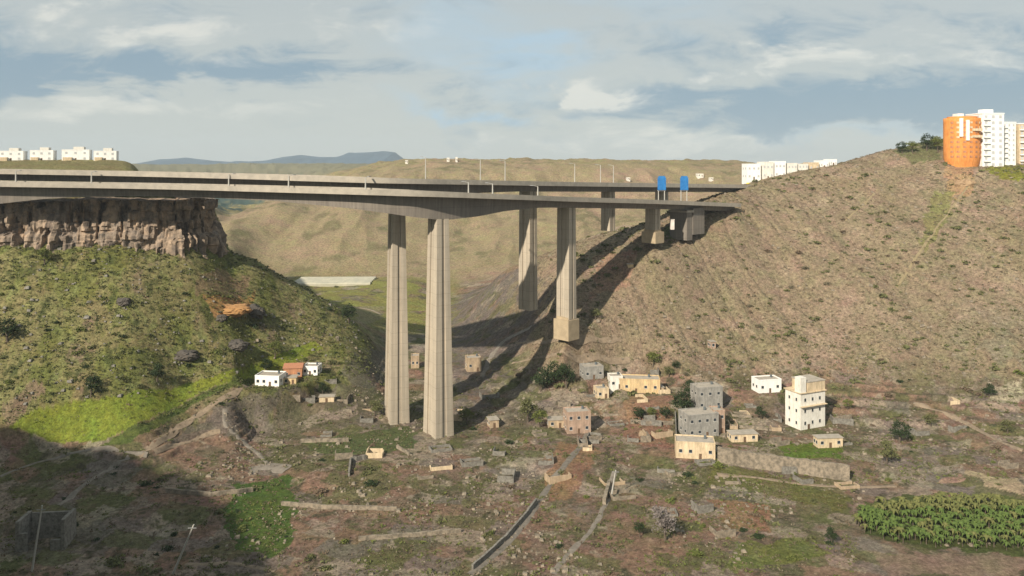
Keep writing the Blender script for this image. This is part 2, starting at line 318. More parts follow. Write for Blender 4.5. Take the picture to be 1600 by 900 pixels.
    t = mixl(t, sm(1100, 1250, Y)*(1-sm(470, 540, A))*(1-sm(-30, -14, Z)), (.055, .085, .075)); t = mixl(t, sm(1350, 1500, Y)*sm(-30, -14, Z), (.19, .18, .12))  # dark teal puts the shade of the far slope into the ground colour
    t = mixl(t, sm(1010, 1100, Y)*(1-sm(1400, 1500, Y))*sm(-.1, .1, n_e), (.22, .19, .095))
    C[:] = C*(1-far[..., None])+t*far[..., None]
    flat = sm(460, 490, Y)*(1-sm(620, 690, Y))*(1-sm(690, 730, A))*sm(440, 470, A); lay(flat*sm(-.15, 0, n_b), (.20, .19, .06))
    # patches picked out in the photograph
    W = 3.0; wx = X+W*fbm(X/7, Y/7, 4)*3; wy = Y+W*fbm(X/7+60, Y/7, 4)*3
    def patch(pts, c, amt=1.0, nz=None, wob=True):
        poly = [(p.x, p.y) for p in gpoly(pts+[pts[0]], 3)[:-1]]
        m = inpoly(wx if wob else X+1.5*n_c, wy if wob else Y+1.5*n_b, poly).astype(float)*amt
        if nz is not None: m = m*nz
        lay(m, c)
    patch([(15, 668), (60, 640), (200, 618), (330, 590), (420, 560), (492, 533), (505, 545), (440, 578), (330, 606), (270, 640), (160, 690), (95, 692)], (.16, .19, .030), wob=False)
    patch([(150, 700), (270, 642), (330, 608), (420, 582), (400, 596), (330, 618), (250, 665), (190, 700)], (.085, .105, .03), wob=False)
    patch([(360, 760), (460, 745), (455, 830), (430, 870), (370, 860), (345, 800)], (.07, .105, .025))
    patch([(470, 690), (640, 665), (650, 700), (560, 712), (480, 706)], (.085, .10, .04))
    patch([(380, 690), (520, 600), (590, 610), (585, 660), (520, 670), (430, 680)], (.12, .105, .07), .7)
    patch([(1110, 728), (1200, 740), (1330, 780), (1320, 800), (1200, 770), (1115, 760)], (.12, .12, .035), .8)
    patch([(1210, 690), (1270, 690), (1320, 700), (1310, 720), (1220, 715)], (.10, .135, .025))
    patch([(1140, 850), (1260, 840), (1300, 870), (1140, 890)], (.12, .14, .035), .8)
    patch([(1110, 780), (1200, 790), (1200, 835), (1130, 820)], (.25, .145, .085), .8)
    patch([(1515, 738), (1590, 748), (1599, 772), (1540, 768)], (.34, .27, .17))
    patch([(1470, 745), (1500, 742), (1505, 758), (1460, 758)], (.29, .20, .14))
    patch([(1545, 612), (1599, 590), (1599, 632), (1550, 628)], (.30, .26, .18))
    patch([(1340, 785), (1420, 776), (1599, 783), (1640, 870), (1400, 852), (1340, 830)], (.075, .09, .03))
    patch([(1360, 862), (1599, 868), (1599, 899), (1370, 899)], (.22, .16, .115), .8)
    patch([(870, 690), (930, 700), (900, 780), (860, 790), (850, 740)], (.235, .135, .08), .8)
    patch([(980, 620), (1050, 620), (1045, 700), (975, 690)], (.235, .135, .085), .8)
    patch([(1475, 262), (1525, 262), (1520, 296), (1485, 320), (1480, 290)], (.34, .22, .115), .7)
    patch([(1455, 300), (1500, 300), (1470, 370), (1440, 395)], (.175, .165, .065), .8)
    patch([(1540, 258), (1599, 258), (1599, 282), (1560, 280)], (.165, .165, .03))
    patch([(1390, 222), (1470, 215), (1470, 250), (1420, 258)], (.11, .12, .05), .8)
    patch([(1040, 352), (1068, 352), (1072, 376), (1036, 376)], (.14, .16, .055))
    patch([(930, 400), (990, 392), (985, 440), (925, 465)], (.27, .17, .115), .8)
    patch([(320, 465), (400, 462), (390, 490), (330, 495)], (.33, .19, .08), .9)
    patch([(300, 430), (390, 425), (385, 460), (300, 462)], (.23, .165, .10), .7)
    patch([(470, 655), (560, 630), (560, 645), (480, 668)], (.27, .22, .17), .7)
    patch([(290, 880), (430, 870), (430, 895), (300, 892)], (.19, .15, .12))
    patch([(0, 640), (60, 600), (60, 630), (10, 660)], (.21, .15, .105), .8)
    patch([(700, 478), (760, 440), (835, 408), (860, 440), (850, 500), (800, 560), (770, 640), (715, 650), (705, 560)], (.125, .105, .09), .9, sm(-.16, .10, n_c+.5*n_b))  # viaduct shadow filled out by darker ground colour behind the piers
    patch([(530, 590), (545, 560), (600, 545), (600, 600), (560, 610)], (.11, .10, .08), .7)  # deck shadow left of the farther pier, painted into the ground
    patch([(240, 705), (330, 640), (480, 600), (520, 610), (400, 650), (330, 680)], (.12, .10, .085), .7)  # deck shadow band below the left track, painted as darker ground
    patch([(555, 480), (600, 478), (600, 500), (560, 510)], (.22, .19, .11), .7)
    C = np.clip(C, .01, .9)
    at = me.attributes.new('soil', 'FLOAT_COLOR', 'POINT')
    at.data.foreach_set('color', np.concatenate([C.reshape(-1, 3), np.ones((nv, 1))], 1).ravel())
    m = bpy.data.materials.new('soil_and_scrub'); m.use_nodes = True; nt = m.node_tree; N = nt.nodes; L = nt.links; b = N['Principled BSDF']
    b.inputs['Roughness'].default_value = .95; b.inputs['Specular IOR Level'].default_value = .1
    at_n = N.new('ShaderNodeAttribute'); at_n.attribute_name = 'soil'; tc = N.new('ShaderNodeTexCoord')
    def nz(s, d, r):
        n = N.new('ShaderNodeTexNoise'); n.inputs['Scale'].default_value = s; n.inputs['Detail'].default_value = d; n.inputs['Roughness'].default_value = r
        L.new(tc.outputs['Object'], n.inputs['Vector']); return n.outputs[0]
    f = nz(.55, 9, .8); g = nz(1.3, 3, .6); vo = N.new('ShaderNodeTexVoronoi'); vo.inputs['Scale'].default_value = .33; L.new(tc.outputs['Object'], vo.inputs['Vector'])
    mr = N.new('ShaderNodeMapRange'); mr.inputs[1].default_value = .34; mr.inputs[2].default_value = .66; mr.inputs[3].default_value = .5; mr.inputs[4].default_value = 1.5; L.new(f, mr.inputs[0])
    mr3 = N.new('ShaderNodeMapRange'); mr3.inputs[1].default_value = .35; mr3.inputs[2].default_value = .65; mr3.inputs[3].default_value = .8; mr3.inputs[4].default_value = 1.2; L.new(g, mr3.inputs[0])
    mm = N.new('ShaderNodeMath'); mm.operation = 'MULTIPLY'; L.new(mr.outputs[0], mm.inputs[0]); L.new(mr3.outputs[0], mm.inputs[1])
    vm = N.new('ShaderNodeVectorMath'); vm.operation = 'SCALE'; L.new(at_n.outputs['Color'], vm.inputs[0]); L.new(mm.outputs[0], vm.inputs['Scale'])
    # tint drift so neighbouring patches differ in hue, not only in tone
    hs = N.new('ShaderNodeHueSaturation'); mr2 = N.new('ShaderNodeMapRange'); mr2.inputs[1].default_value = .3; mr2.inputs[2].default_value = .7; mr2.inputs[3].default_value = .47; mr2.inputs[4].default_value = .53
    L.new(nz(.09, 6, .7), mr2.inputs[0]); L.new(mr2.outputs[0], hs.inputs['Hue']); hs.inputs['Saturation'].default_value = 1.0; L.new(vm.outputs[0], hs.inputs['Color']); L.new(hs.outputs[0], b.inputs['Base Color'])
    bp = N.new('ShaderNodeBump'); bp.inputs['Distance'].default_value = 1.3; bp.inputs['Strength'].default_value = .8; L.new(f, bp.inputs['Height']); L.new(bp.outputs[0], b.inputs['Normal'])
    me.materials.append(m)
    o = link(bpy.data.objects.new('ground', me)); tag(o, kind='structure'); return m
ground_mat = build_ground()

# unseen ridge on the left, added and shaped to shade the valley floor
def heightfield(name, x0, x1, y0, y1, st, fn, m):
    xs = np.arange(x0, x1+.1, st); ys = np.arange(y0, y1+.1, st); X, Y = np.meshgrid(xs, ys); Z = fn(X, Y)
    vs = np.stack([X, Y, Z], -1).reshape(-1, 3).tolist(); n = len(xs)
    fs = [(r*n+c, r*n+c+1, (r+1)*n+c+1, (r+1)*n+c) for r in range(len(ys)-1) for c in range(n-1)]
    b = MB(); b.v = vs; b.f = fs; o = b.build(name, m, smooth=True); tag(o, kind='structure'); return o
m_side = mat('shadow_ridge_soil', (.20, .17, .10), .95, (.11, .11, .05), .08, .6)
def shadow_ridge_fn(X, Y):
    pts = [(-145, 102, -20), (-167, 105, -10), (-202, 126, 4), (-245, 145, 11), (-260, 166, 1), (-275, 177, -3), (-303, 184, 3)]
    best = np.full(X.shape, -200.0)
    for (ax, ay, az), (bx, by, bz) in zip(pts[:-1], pts[1:]):
        dx, dy = bx-ax, by-ay; t = np.clip(((X-ax)*dx+(Y-ay)*dy)/(dx*dx+dy*dy), 0, 1)
        d = np.hypot(X-ax-t*dx, Y-ay-t*dy); best = np.maximum(best, az+(bz-az)*t-1.5*d)
    return best+fbm(X/18, Y/18, 4)*8
heightfield('hillside', -440, 20, -60, 260, 4, shadow_ridge_fn, m_side)  # the added ridge, never in view, kept for its shadow

# distant blue mountains
def mountains():
    prof = [(-900, 262), (100, 260), (225, 256), (262, 249), (290, 246), (330, 251), (370, 253), (415, 251), (445, 245), (470, 242), (500, 245), (532, 246), (548, 239), (575, 238), (600, 236), (618, 238), (634, 250), (700, 257), (1000, 262), (2500, 262)]
    m = mat('far_mountain_haze_blue', (.055, .095, .14), .95, (.04, .07, .10), .004, 0)  # bluish base colour carries the haze of the distant air
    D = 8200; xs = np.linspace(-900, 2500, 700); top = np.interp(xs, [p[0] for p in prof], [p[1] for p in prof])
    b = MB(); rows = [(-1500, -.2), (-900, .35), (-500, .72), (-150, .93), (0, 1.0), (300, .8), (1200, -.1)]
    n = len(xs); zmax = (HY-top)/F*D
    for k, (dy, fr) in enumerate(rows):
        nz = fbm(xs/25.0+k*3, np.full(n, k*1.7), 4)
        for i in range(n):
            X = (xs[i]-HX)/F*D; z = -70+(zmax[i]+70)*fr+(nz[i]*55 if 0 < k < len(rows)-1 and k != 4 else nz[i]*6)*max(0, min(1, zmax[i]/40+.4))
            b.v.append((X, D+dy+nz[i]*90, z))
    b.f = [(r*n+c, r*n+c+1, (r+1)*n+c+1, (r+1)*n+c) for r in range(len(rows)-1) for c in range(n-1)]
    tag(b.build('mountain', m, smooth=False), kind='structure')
mountains()

# rock cliff under the left plateau
def cliff():
    base = [(-420, 343), (-250, 346), (-100, 351), (0, 352), (60, 356), (100, 357), (150, 362), (200, 365), (250, 368), (282, 369), (300, 375), (318, 380), (333, 385), (337, 392), (332, 402), (320, 412), (302, 424), (280, 438), (250, 455), (228, 480), (215, 540)]
    pts = [Vector(((a-HX)/F*Y, Y, 0)) for a, Y in base]; P2 = [pts[0]]
    for a, b in zip(pts[:-1], pts[1:]):
        n = max(1, int((b-a).length/.7))
        for k in range(1, n+1): P2.append(a.lerp(b, k/n))
    n = len(P2); s = 0; S = [0]
    for a, b in zip(P2[:-1], P2[1:]): s += (b-a).length; S.append(s)
    S = np.array(S); mb = MB(); rows = 40
    nrm = []
    for i in range(n):
        d = (P2[min(n-1, i+6)]-P2[max(0, i-6)]).normalized(); nrm.append(Vector((d.y, -d.x, 0)))
    Xb = np.array([p.x for p in P2]); Yb = np.array([p.y for p in P2]); zb = height0(Xb, Yb-2)-5
    zb = np.minimum(zb, -36); zt = np.full(n, -16.3)+fbm(S/18, S*0+4, 4)*4
    for r in range(rows+3):
        t = min(1.0, r/rows); zr = zb+(zt-zb)*t
        colm = 1-np.abs(fbm(S/7, zr/60+2, 3))*4; c2 = fbm(S/3.2, zr/13, 4); c3 = fbm(S/14+8, zr/8, 4)
        ledge = sm(.38, .45, t+.06*fbm(S/20, S*0, 3)) if True else 0
        off = .6+(1-t)*2.0+colm*1.6+c2*4.2+c3*3.6-ledge*2.2-2.6*(np.abs(fbm(S/5.5+40, zr/40, 2))<.035)
        off = off+2.6*(_T[np.floor(S/3.7+.6*np.floor(zr/4.3)).astype(int) % 512, np.floor(zr/4.3+200).astype(int) % 512]-.5)+1.6*(_T[np.floor(S/1.9+.4).astype(int) % 512, np.floor(zr/7.1+260).astype(int) % 512]-.5)
        if r > rows: off = off-3.5*(r-rows)**1.4; zr = zr+.4*(r-rows)-(.3 if r == rows+1 else 0)
        for i in range(n):
            p = P2[i]+nrm[i]*float(off[i]); mb.v.append((p.x, p.y, float(zr[i])))
    mb.f = [(r*n+c, r*n+c+1, (r+1)*n+c+1, (r+1)*n+c) for r in range(rows+2) for c in range(n-1)]
    m = mat('volcanic_cliff_rock', (.40, .325, .255), .95, (.17, .15, .13), .35, .8, 8, .1, 0, (.36, .62)); nt = m.node_tree; N = nt.nodes; L = nt.links; bb = N['Principled BSDF']
    src = bb.inputs['Base Color'].links[0].from_socket; tc = N.new('ShaderNodeTexCoord'); mp = N.new('ShaderNodeMapping'); mp.inputs['Scale'].default_value = (.30, .30, .09); L.new(tc.outputs['Object'], mp.inputs['Vector'])
    vo = N.new('ShaderNodeTexVoronoi'); vo.inputs['Scale'].default_value = 1; L.new(mp.outputs[0], vo.inputs['Vector']); rr = N.new('ShaderNodeValToRGB'); e = rr.color_ramp.elements
    e[0].position = .1; e[0].color = (.45, .42, .42, 1); e[1].position = .9; e[1].color = (1.12, 1.0, .88, 1); x = e.new(.5); x.color = (.85, .82, .8, 1)
    L.new(vo.outputs['Color'], rr.inputs[0]); mx = N.new('ShaderNodeMix'); mx.data_type = 'RGBA'; mx.blend_type = 'MULTIPLY'; mx.inputs[0].default_value = 1; L.new(src, mx.inputs[6]); L.new(rr.outputs[0], mx.inputs[7]); L.new(mx.outputs[2], bb.inputs['Base Color'])
    tag(mb.build('cliff', m), kind='structure')
cliff()

# ------------------------------------------------------------------ roads and tracks
def strip(name, pts, w, m, lift=.35, thick=.0, sub=10, kind='structure'):
    g = gpoly(pts, sub); 
    # smooth the plan, then drape
    X = [p.x for p in g]; Y = [p.y for p in g]
    for _ in range(6):
        X = [X[0]]+[(X[i-1]+2*X[i]+X[i+1])/4 for i in range(1, len(X)-1)]+[X[-1]]; Y = [Y[0]]+[(Y[i-1]+2*Y[i]+Y[i+1])/4 for i in range(1, len(Y)-1)]+[Y[-1]]
    Q = []
    for i in range(len(X)-1):
        L_ = math.hypot(X[i+1]-X[i], Y[i+1]-Y[i]); k = max(1, int(L_/1.5))
        for j in range(k): Q.append((X[i]+(X[i+1]-X[i])*j/k, Y[i]+(Y[i+1]-Y[i])*j/k))
    Q.append((X[-1], Y[-1])); n = len(Q); b = MB(); K = 4
    for i, (x, y) in enumerate(Q):
        a = Q[max(0, i-2)]; c = Q[min(n-1, i+2)]; dx, dy = c[0]-a[0], c[1]-a[1]; l = math.hypot(dx, dy) or 1; nx, ny = -dy/l, dx/l
        ww = w*(1.0+1.0*float(fbm(np.array([x/5.0]), np.array([y/5.0]), 4)[0])); x += 1.2*float(fbm(np.array([x/4+7]), np.array([y/4]), 3)[0])
        zs = [hz(x+nx*ww*(k/K-.5), y+ny*ww*(k/K-.5)) for k in range(K+1)]; zm = sum(zs)/len(zs)
        for k in range(K+1):
            b.v.append((x+nx*ww*(k/K-.5), y+ny*ww*(k/K-.5), max(zs[k], zs[k]*.5+zm*.5)+lift*.5-(0.45 if k in (0, K) else 0)))
    b.f = [(i*(K+1)+k, i*(K+1)+k+1, (i+1)*(K+1)+k+1, (i+1)*(K+1)+k) for i in range(n-1) for k in range(K)]
    o = b.build(name, m, smooth=True); tag(o, kind=kind); return o
m_dirt = mat('pale_track_dirt', (.30, .245, .18), .95, (.20, .165, .12), .5, .2)
m_grey = mat('grey_track_gravel', (.235, .205, .17), .95, (.15, .13, .105), .5, .2)
m_asph = mat('worn_asphalt', (.135, .13, .12), .9, (.10, .095, .09), .4, .1)
m_worn = mat('trodden_dry_grass', (.27, .215, .125), .95, (.20, .16, .09), .5, .2)
m_road = mat('dusty_lane_surface', (.20, .175, .145), .95, (.13, .115, .095), .6, .2)
m_tan = mat('graded_tan_soil', (.28, .215, .15), .95, (.17, .13, .09), .5, .2)
strip('dirt_track', [(215, 716), (280, 668), (345, 625), (405, 597)], 2.8, m_tan)
strip('dirt_track', [(0, 745), (60, 722), (150, 700), (230, 712)], 1.8, m_grey)
strip('gravel_or_lit_strip', [(90, 790), (150, 745), (200, 715)], 2.2, m_grey)
strip('gravel_or_lit_strip', [(352, 640), (350, 662), (380, 690), (410, 715), (425, 735)], 2.4, m_grey)
strip('gravel_or_lit_strip', [(390, 735), (420, 728), (450, 733)], 7, m_grey)
strip('dirt_track', [(240, 705), (300, 690), (345, 672)], 2.4, m_tan)
strip('road', [(735, 899), (790, 852), (825, 812), (845, 778), (870, 742), (905, 700), (918, 678)], 3.2, m_road)
strip('dirt_track', [(862, 899), (885, 868), (925, 830), (950, 780), (960, 735)], 2.6, m_grey)
strip('dirt_track', [(810, 536), (860, 533), (900, 533), (970, 531)], 1.8, m_tan)
strip('dirt_track', [(800, 568), (850, 556), (900, 560), (985, 565)], 1.6, m_tan)
strip('dirt_track', [(290, 884), (360, 880), (430, 893)], 2.2, m_tan)
strip('dirt_track', [(900, 377), (930, 369), (965, 357), (1000, 351)], 4, m_tan)
strip('gravel_or_lit_strip', [(830, 512), (790, 530), (770, 552), (752, 590)], 3.2, m_grey)  # pale strip drawn for the sunlit gap between the two deck shadows
strip('dirt_track', [(1120, 742), (1180, 746), (1260, 758), (1335, 762), (1400, 760)], 3.0, m_tan)
strip('dirt_track', [(1430, 630), (1490, 650), (1560, 690), (1599, 704)], 3.0, m_tan)
strip('dirt_track', [(1320, 345), (1350, 320), (1372, 296)], 1.5, m_worn)
strip('dirt_track', [(1400, 450), (1440, 390), (1490, 320), (1530, 270)], 1.6, m_worn)
strip('dirt_track', [(540, 478), (580, 484), (596, 492)], 3, m_dirt)

# ------------------------------------------------------------------ viaducts
def cat(pts, n=18):
    out = []
    P_ = [2*np.array(pts[0])-np.array(pts[1])]+[np.array(p) for p in pts]+[2*np.array(pts[-1])-np.array(pts[-2])]
    for i in range(1, len(P_)-2):
        a, b, c, d = P_[i-1:i+3]
        for k in range(n):
            t = k/n; out.append(.5*((2*b)+(-a+c)*t+(2*a-5*b+4*c-d)*t*t+(-a+3*b-3*c+d)*t**3))
    out.append(P_[-2]); return np.array(out)
def concrete(name, c, c2):
    m = mat(name, c, .88, c2, .12, .05, 8, .25, 0, (.3, .68)); nt = m.node_tree; N = nt.nodes; L = nt.links; b = N['Principled BSDF']
    src = b.inputs['Base Color'].links[0].from_socket; tc = N.new('ShaderNodeTexCoord'); mp = N.new('ShaderNodeMapping'); mp.inputs['Scale'].default_value = (1.2, 1.2, .02)
    L.new(tc.outputs['Object'], mp.inputs['Vector']); n = N.new('ShaderNodeTexNoise'); n.inputs['Scale'].default_value = 1; n.inputs['Detail'].default_value = 4; L.new(mp.outputs[0], n.inputs['Vector'])
    sp = N.new('ShaderNodeSeparateXYZ'); L.new(tc.outputs['Object'], sp.inputs[0])
    md = N.new('ShaderNodeMath'); md.operation = 'PINGPONG'; md.inputs[1].default_value = 2.4; L.new(sp.outputs[2], md.inputs[0])
    lt = N.new('ShaderNodeMath'); lt.operation = 'LESS_THAN'; lt.inputs[1].default_value = .12; L.new(md.outputs[0], lt.inputs[0])
    mr = N.new('ShaderNodeMapRange'); mr.inputs[1].default_value = .3; mr.inputs[2].default_value = .7; mr.inputs[3].default_value = .78; mr.inputs[4].default_value = 1.1; L.new(n.outputs[0], mr.inputs[0])
    ms = N.new('ShaderNodeMath'); ms.operation = 'MULTIPLY_ADD'; ms.inputs[1].default_value = -.14; L.new(lt.outputs[0], ms.inputs[0]); L.new(mr.outputs[0], ms.inputs[2])
    vm = N.new('ShaderNodeVectorMath'); vm.operation = 'SCALE'; L.new(src, vm.inputs[0]); L.new(ms.outputs[0], vm.inputs['Scale']); L.new(vm.outputs[0], b.inputs['Base Color'])
    return m
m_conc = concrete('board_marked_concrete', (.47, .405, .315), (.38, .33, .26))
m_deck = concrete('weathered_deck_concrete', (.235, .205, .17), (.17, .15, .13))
m_par = mat('parapet_concrete', (.40, .355, .29), .85, (.30, .27, .225), .3, .03)
m_foot = mat('pale_footing_concrete', (.44, .35, .23), .9, (.34, .27, .18), .3, .05)
def sweep(cl, prof_fn, closed=True):
    b = MB(); n = len(cl); m = None
    for i in range(n):
        a = cl[max(0, i-1)]; c = cl[min(n-1, i+1)]; d = Vector((c[0]-a[0], c[1]-a[1], 0)).normalized(); nr = Vector((d.y, -d.x, 0))   # nr points to the camera side
        pr = prof_fn(i); m = len(pr)
        for (o, z) in pr: b.v.append((cl[i][0]+nr.x*o, cl[i][1]+nr.y*o, cl[i][2]+z))
    for i in range(n-1):
        for k in range(m if closed else m-1):
            b.f.append((i*m+k, i*m+(k+1) % m, (i+1)*m+(k+1) % m, (i+1)*m+k))
    if closed: b.f.append(tuple(range(m))); b.f.append(tuple(range((n-1)*m, n*m))[::-1])
    return b
HW = 9.0
def pier(root, x, y, zb, zt, a0, b0, a1, b1, rz, foot=None):
    """rectangular hollow shaft with a recessed groove down each face; a along the deck, b across"""
    b = MB(); rows = 14
    for r in range(rows+1):
        t = r/rows; z = zb+(zt-zb)*t; a = (a0+(a1-a0)*t)/2; w = (b0+(b1-b0)*t)/2
        fl = 0
        g = .55; gw = .24
        sec = [(-a, -w), (-a*gw, -w), (-a*gw, -w+g), (a*gw, -w+g), (a*gw, -w), (a, -w), (a, -w*gw*1.6), (a-g, -w*gw*1.6), (a-g, w*gw*1.6), (a, w*gw*1.6),
               (a, w), (a*gw, w), (a*gw, w-g), (-a*gw, w-g), (-a*gw, w), (-a, w), (-a, w*gw*1.6), (-a+g, w*gw*1.6), (-a+g, -w*gw*1.6), (-a, -w*gw*1.6)]
        for (p, q) in sec: b.v.append((p, q, z-zb))
    m = 20
    b.f = [(r*m+k, r*m+(k+1) % m, (r+1)*m+(k+1) % m, (r+1)*m+k) for r in range(rows) for k in range(m)]+[tuple(range(m))[::-1], tuple(range(rows*m, rows*m+m))]
    o = b.build('pier', m_conc, root); o.location = (x, y, zb); o.rotation_euler = (0, 0, rz)
    if foot:
        fa, fb, fh, fd = foot; f = MB().box(-fa/2, fa/2, -fb/2, fb/2, -fd, fh); f.box(-fa*.38, fa*.38, -fb*.38, fb*.38, fh+.003, fh+1.2)
        link(bpy.data.objects.new('footing', f.mesh('footing', m_foot)), o)
    return o
def viaduct(name, label, pts, depth_tab, piers, skip_len=None):
    cl = cat(pts, 14); pxs = HX+F*cl[:, 0]/cl[:, 1]
    root = empty(name, tuple(cl[0]), 0, label, 'viaduct', 'twin motorway viaducts'); org = cl[0].copy(); cl = cl-org
    dep = np.interp(pxs, [d[0] for d in depth_tab], [d[1] for d in depth_tab])
    # z in pts is the top of the parapet
    T = 1.25
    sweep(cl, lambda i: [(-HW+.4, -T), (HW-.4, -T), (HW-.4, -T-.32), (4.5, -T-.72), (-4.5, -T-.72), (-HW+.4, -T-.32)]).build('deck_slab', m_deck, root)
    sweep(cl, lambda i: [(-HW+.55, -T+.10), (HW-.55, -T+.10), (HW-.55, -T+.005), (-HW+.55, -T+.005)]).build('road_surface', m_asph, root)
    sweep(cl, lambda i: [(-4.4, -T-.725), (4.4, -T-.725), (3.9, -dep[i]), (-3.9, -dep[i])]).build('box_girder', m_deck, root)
    for s in (1, -1):
        sweep(cl, lambda i: [(s*(HW-.38), 0), (s*HW, 0), (s*(HW+.02), -T-.95), (s*(HW-.25), -T-.95), (s*(HW-.375), -T-.1)][::s]).build('parapet', m_par, root)
    for k in range(1, 5):   # joint lines painted by real seams are too small; white lane lines instead
        pass
    out = []
    for (px, by, a0, b0, a1, b1, foot) in piers:
        i = int(np.argmin(np.abs(pxs-px))); p = cl[i]; q = cl[min(i+1, len(cl)-1)]-cl[max(i-1, 0)]; rz = math.atan2(q[1], q[0])
        Yw = p[1]+org[1]; zb = (HY-by)*Yw/F-org[2]
        o = pier(root, p[0], p[1], zb-(.0 if foot else 3), p[2]-dep[i]+.25, a0, b0, a1, b1, rz, foot); out.append(o)
    return root, cl+org, pxs
def pt(px, Y, py): return ((px-HX)/F*Y, Y, (HY-py)*Y/F)
near_pts = [pt(-900, 334, 270), pt(-420, 334, 277), pt(-200, 342, 279.5), pt(0, 348, 283), pt(200, 353, 286), pt(330, 349, 288.5), pt(430, 339, 291), pt(550, 324, 294), pt(620, 323, 296.5), pt(685, 329, 299), pt(790, 351, 303.5), pt(885, 382, 307.5), pt(1020, 431, 312), pt(1138, 477, 317)]
far_pts = [pt(-900, 360, 252), pt(-420, 360, 258), pt(-200, 361, 260.5), pt(0, 368, 264), pt(200, 373, 267.5), pt(400, 361, 272), pt(520, 346, 275.5), pt(620, 346, 278.5), pt(730, 369, 281), pt(825, 397, 283), pt(960, 445, 285.5), pt(1100, 498, 287.5), pt(1190, 534, 289)]
DT = [(-900, 5), (-400, 6), (-60, 12), (0, 10), (70, 7.6), (130, 6.3), (220, 5.6), (300, 5.5), (440, 6.1), (560, 8.2), (640, 10.6), (675, 11.6), (695, 11.6), (740, 9.9), (780, 7.4), (830, 5.6), (870, 5.2), (900, 5.2), (1200, 4.8)]
DF = [(-900, 5), (-60, 5.2), (350, 5.2), (480, 6.6), (580, 9.6), (612, 10.6), (628, 10.6), (680, 8.6), (740, 6.0), (800, 5.2), (1300, 4.8)]
near_root, near_cl, near_px = viaduct('road_viaduct', 'nearer and lower of the two concrete motorway viaducts, its pier the tallest in the valley', near_pts, DT,
    [(683, 690, 8.6, 11.6, 5.4, 8.4, (10.5, 14, .5, 4)), (884, 497, 5.6, 8.0, 4.9, 7.6, (8, 9.5, -.2, 10)), (1020, 362, 4.6, 7, 4.4, 6.8, (7.5, 9.5, .1, 6))])
far_root, far_cl, far_px = viaduct('road_viaduct', 'farther and higher concrete motorway viaduct behind the lower one', far_pts, DF,
    [(619, 670, 8.6, 11.6, 5.4, 8.4, (10.5, 14, .5, 4)), (823, 474, 5.6, 8.0, 4.9, 7.6, None), (950, 352, 4.6, 6.6, 4.4, 6.4, None), (1030, 312, 4.6, 6.6, 4.4, 6.4, None)])
# abutments set in the hillside
def at_path(cl, pxs, px, off=0):
    i = int(np.argmin(np.abs(pxs-px))); j = min(len(cl)-2, i); d = Vector((cl[j+1][0]-cl[j][0], cl[j+1][1]-cl[j][1], 0)).normalized()
    p = cl[i]; return Vector((p[0]+d.y*off, p[1]-d.x*off, p[2])), math.atan2(d.y, d.x)
p, rz = at_path(near_cl, near_px, 1062)
ab = empty('bridge_abutment', (p.x, p.y, p.z-16), rz, 'stepped concrete abutment on the slope where the lower viaduct lands', 'abutment')
MB().box(-2.5, 2.5, -6, 6, -6, 9.6).build('wall', m_deck, ab); MB().box(-3.2, 3.2, -6.6, 6.6, 9.603, 10.8).build('bearing_shelf', m_par, ab)
for s in (-1, 1): MB().box(2.5, 13, s*6-.5, s*6+.5, -3, 12).build('wing_wall', m_deck, ab)
q, _ = at_path(near_cl, near_px, 1034, 5.5)
cb = MB().box(-1.0, 1.0, -1.0, 1.0, -3, 2.4); cb.box(-1.2, 1.2, -1.2, 1.2, 2.403, 2.65); MBo = cb.build('service_hut', mat('white_plaster_hut', (.75, .68, .62), .8)); MBo.location = (q.x, q.y, (HY-350)*q.y/F)
tag(MBo, 'small white concrete hut under the viaduct deck beside the pale footing', 'hut')

# ------------------------------------------------------------------ lamp posts and gantry signs on the decks
m_pole = mat('galvanised_steel', (.50, .48, .43), .55, (.42, .40, .36), 2, 0, 4, .5, .2)
m_head = mat('lamp_housing_grey', (.30, .30, .30), .5)
def lamp_mesh(h, arm):
    b = MB().tube((0, 0, 0), (0, 0, h), .20, .12, 8); b.box(-.3, .3, -.3, .3, 0, .35); b.tube((0, 0, h-.06), (0, arm, h+.35), .09, .06, 6)
    return b.mesh('post', m_pole, False), MB().box(-.22, .22, arm-.2, arm+1.0, .26+h, .48+h, (.06, .1)).mesh('lamp_head', m_head)
T0 = 1.15
def lamps(cl, pxs, spots, h, arm, off, label, group, thick=1.0):
    pm, hm = lamp_mesh(h, arm)
    root = None
    for px in spots:
        q, rz = at_path(cl, pxs, px, off)
        if root is None:
            root = empty('street_lamp', (q.x, q.y, q.z-T0), rz, label, 'street lamp', group); link(bpy.data.objects.new('post', pm), root); link(bpy.data.objects.new('lamp_head', hm), root); r = root
        else:
            r = root.copy(); link(r); r.location = (q.x, q.y, q.z-T0); r.rotation_euler = (0, 0, rz)
            for ch in list(root.children): c = ch.copy(); link(c, r)
        r.scale = (thick, thick, 1)
lamps(near_cl, near_px, [20, 127, 345, 437, 560, 740, 780, 853], 5.6, 1.6, -5.6, 'pale steel lamp post rising from the deck of the lower viaduct', 'lamp posts on the lower viaduct', 1.9)
lamps(far_cl, far_px, [677, 765, 800, 915, 948, 972], 11.0, 1.8, -5.6, 'tall thin lamp post on the higher viaduct, seen against the far hill', 'lamp posts on the higher viaduct', 1.4)

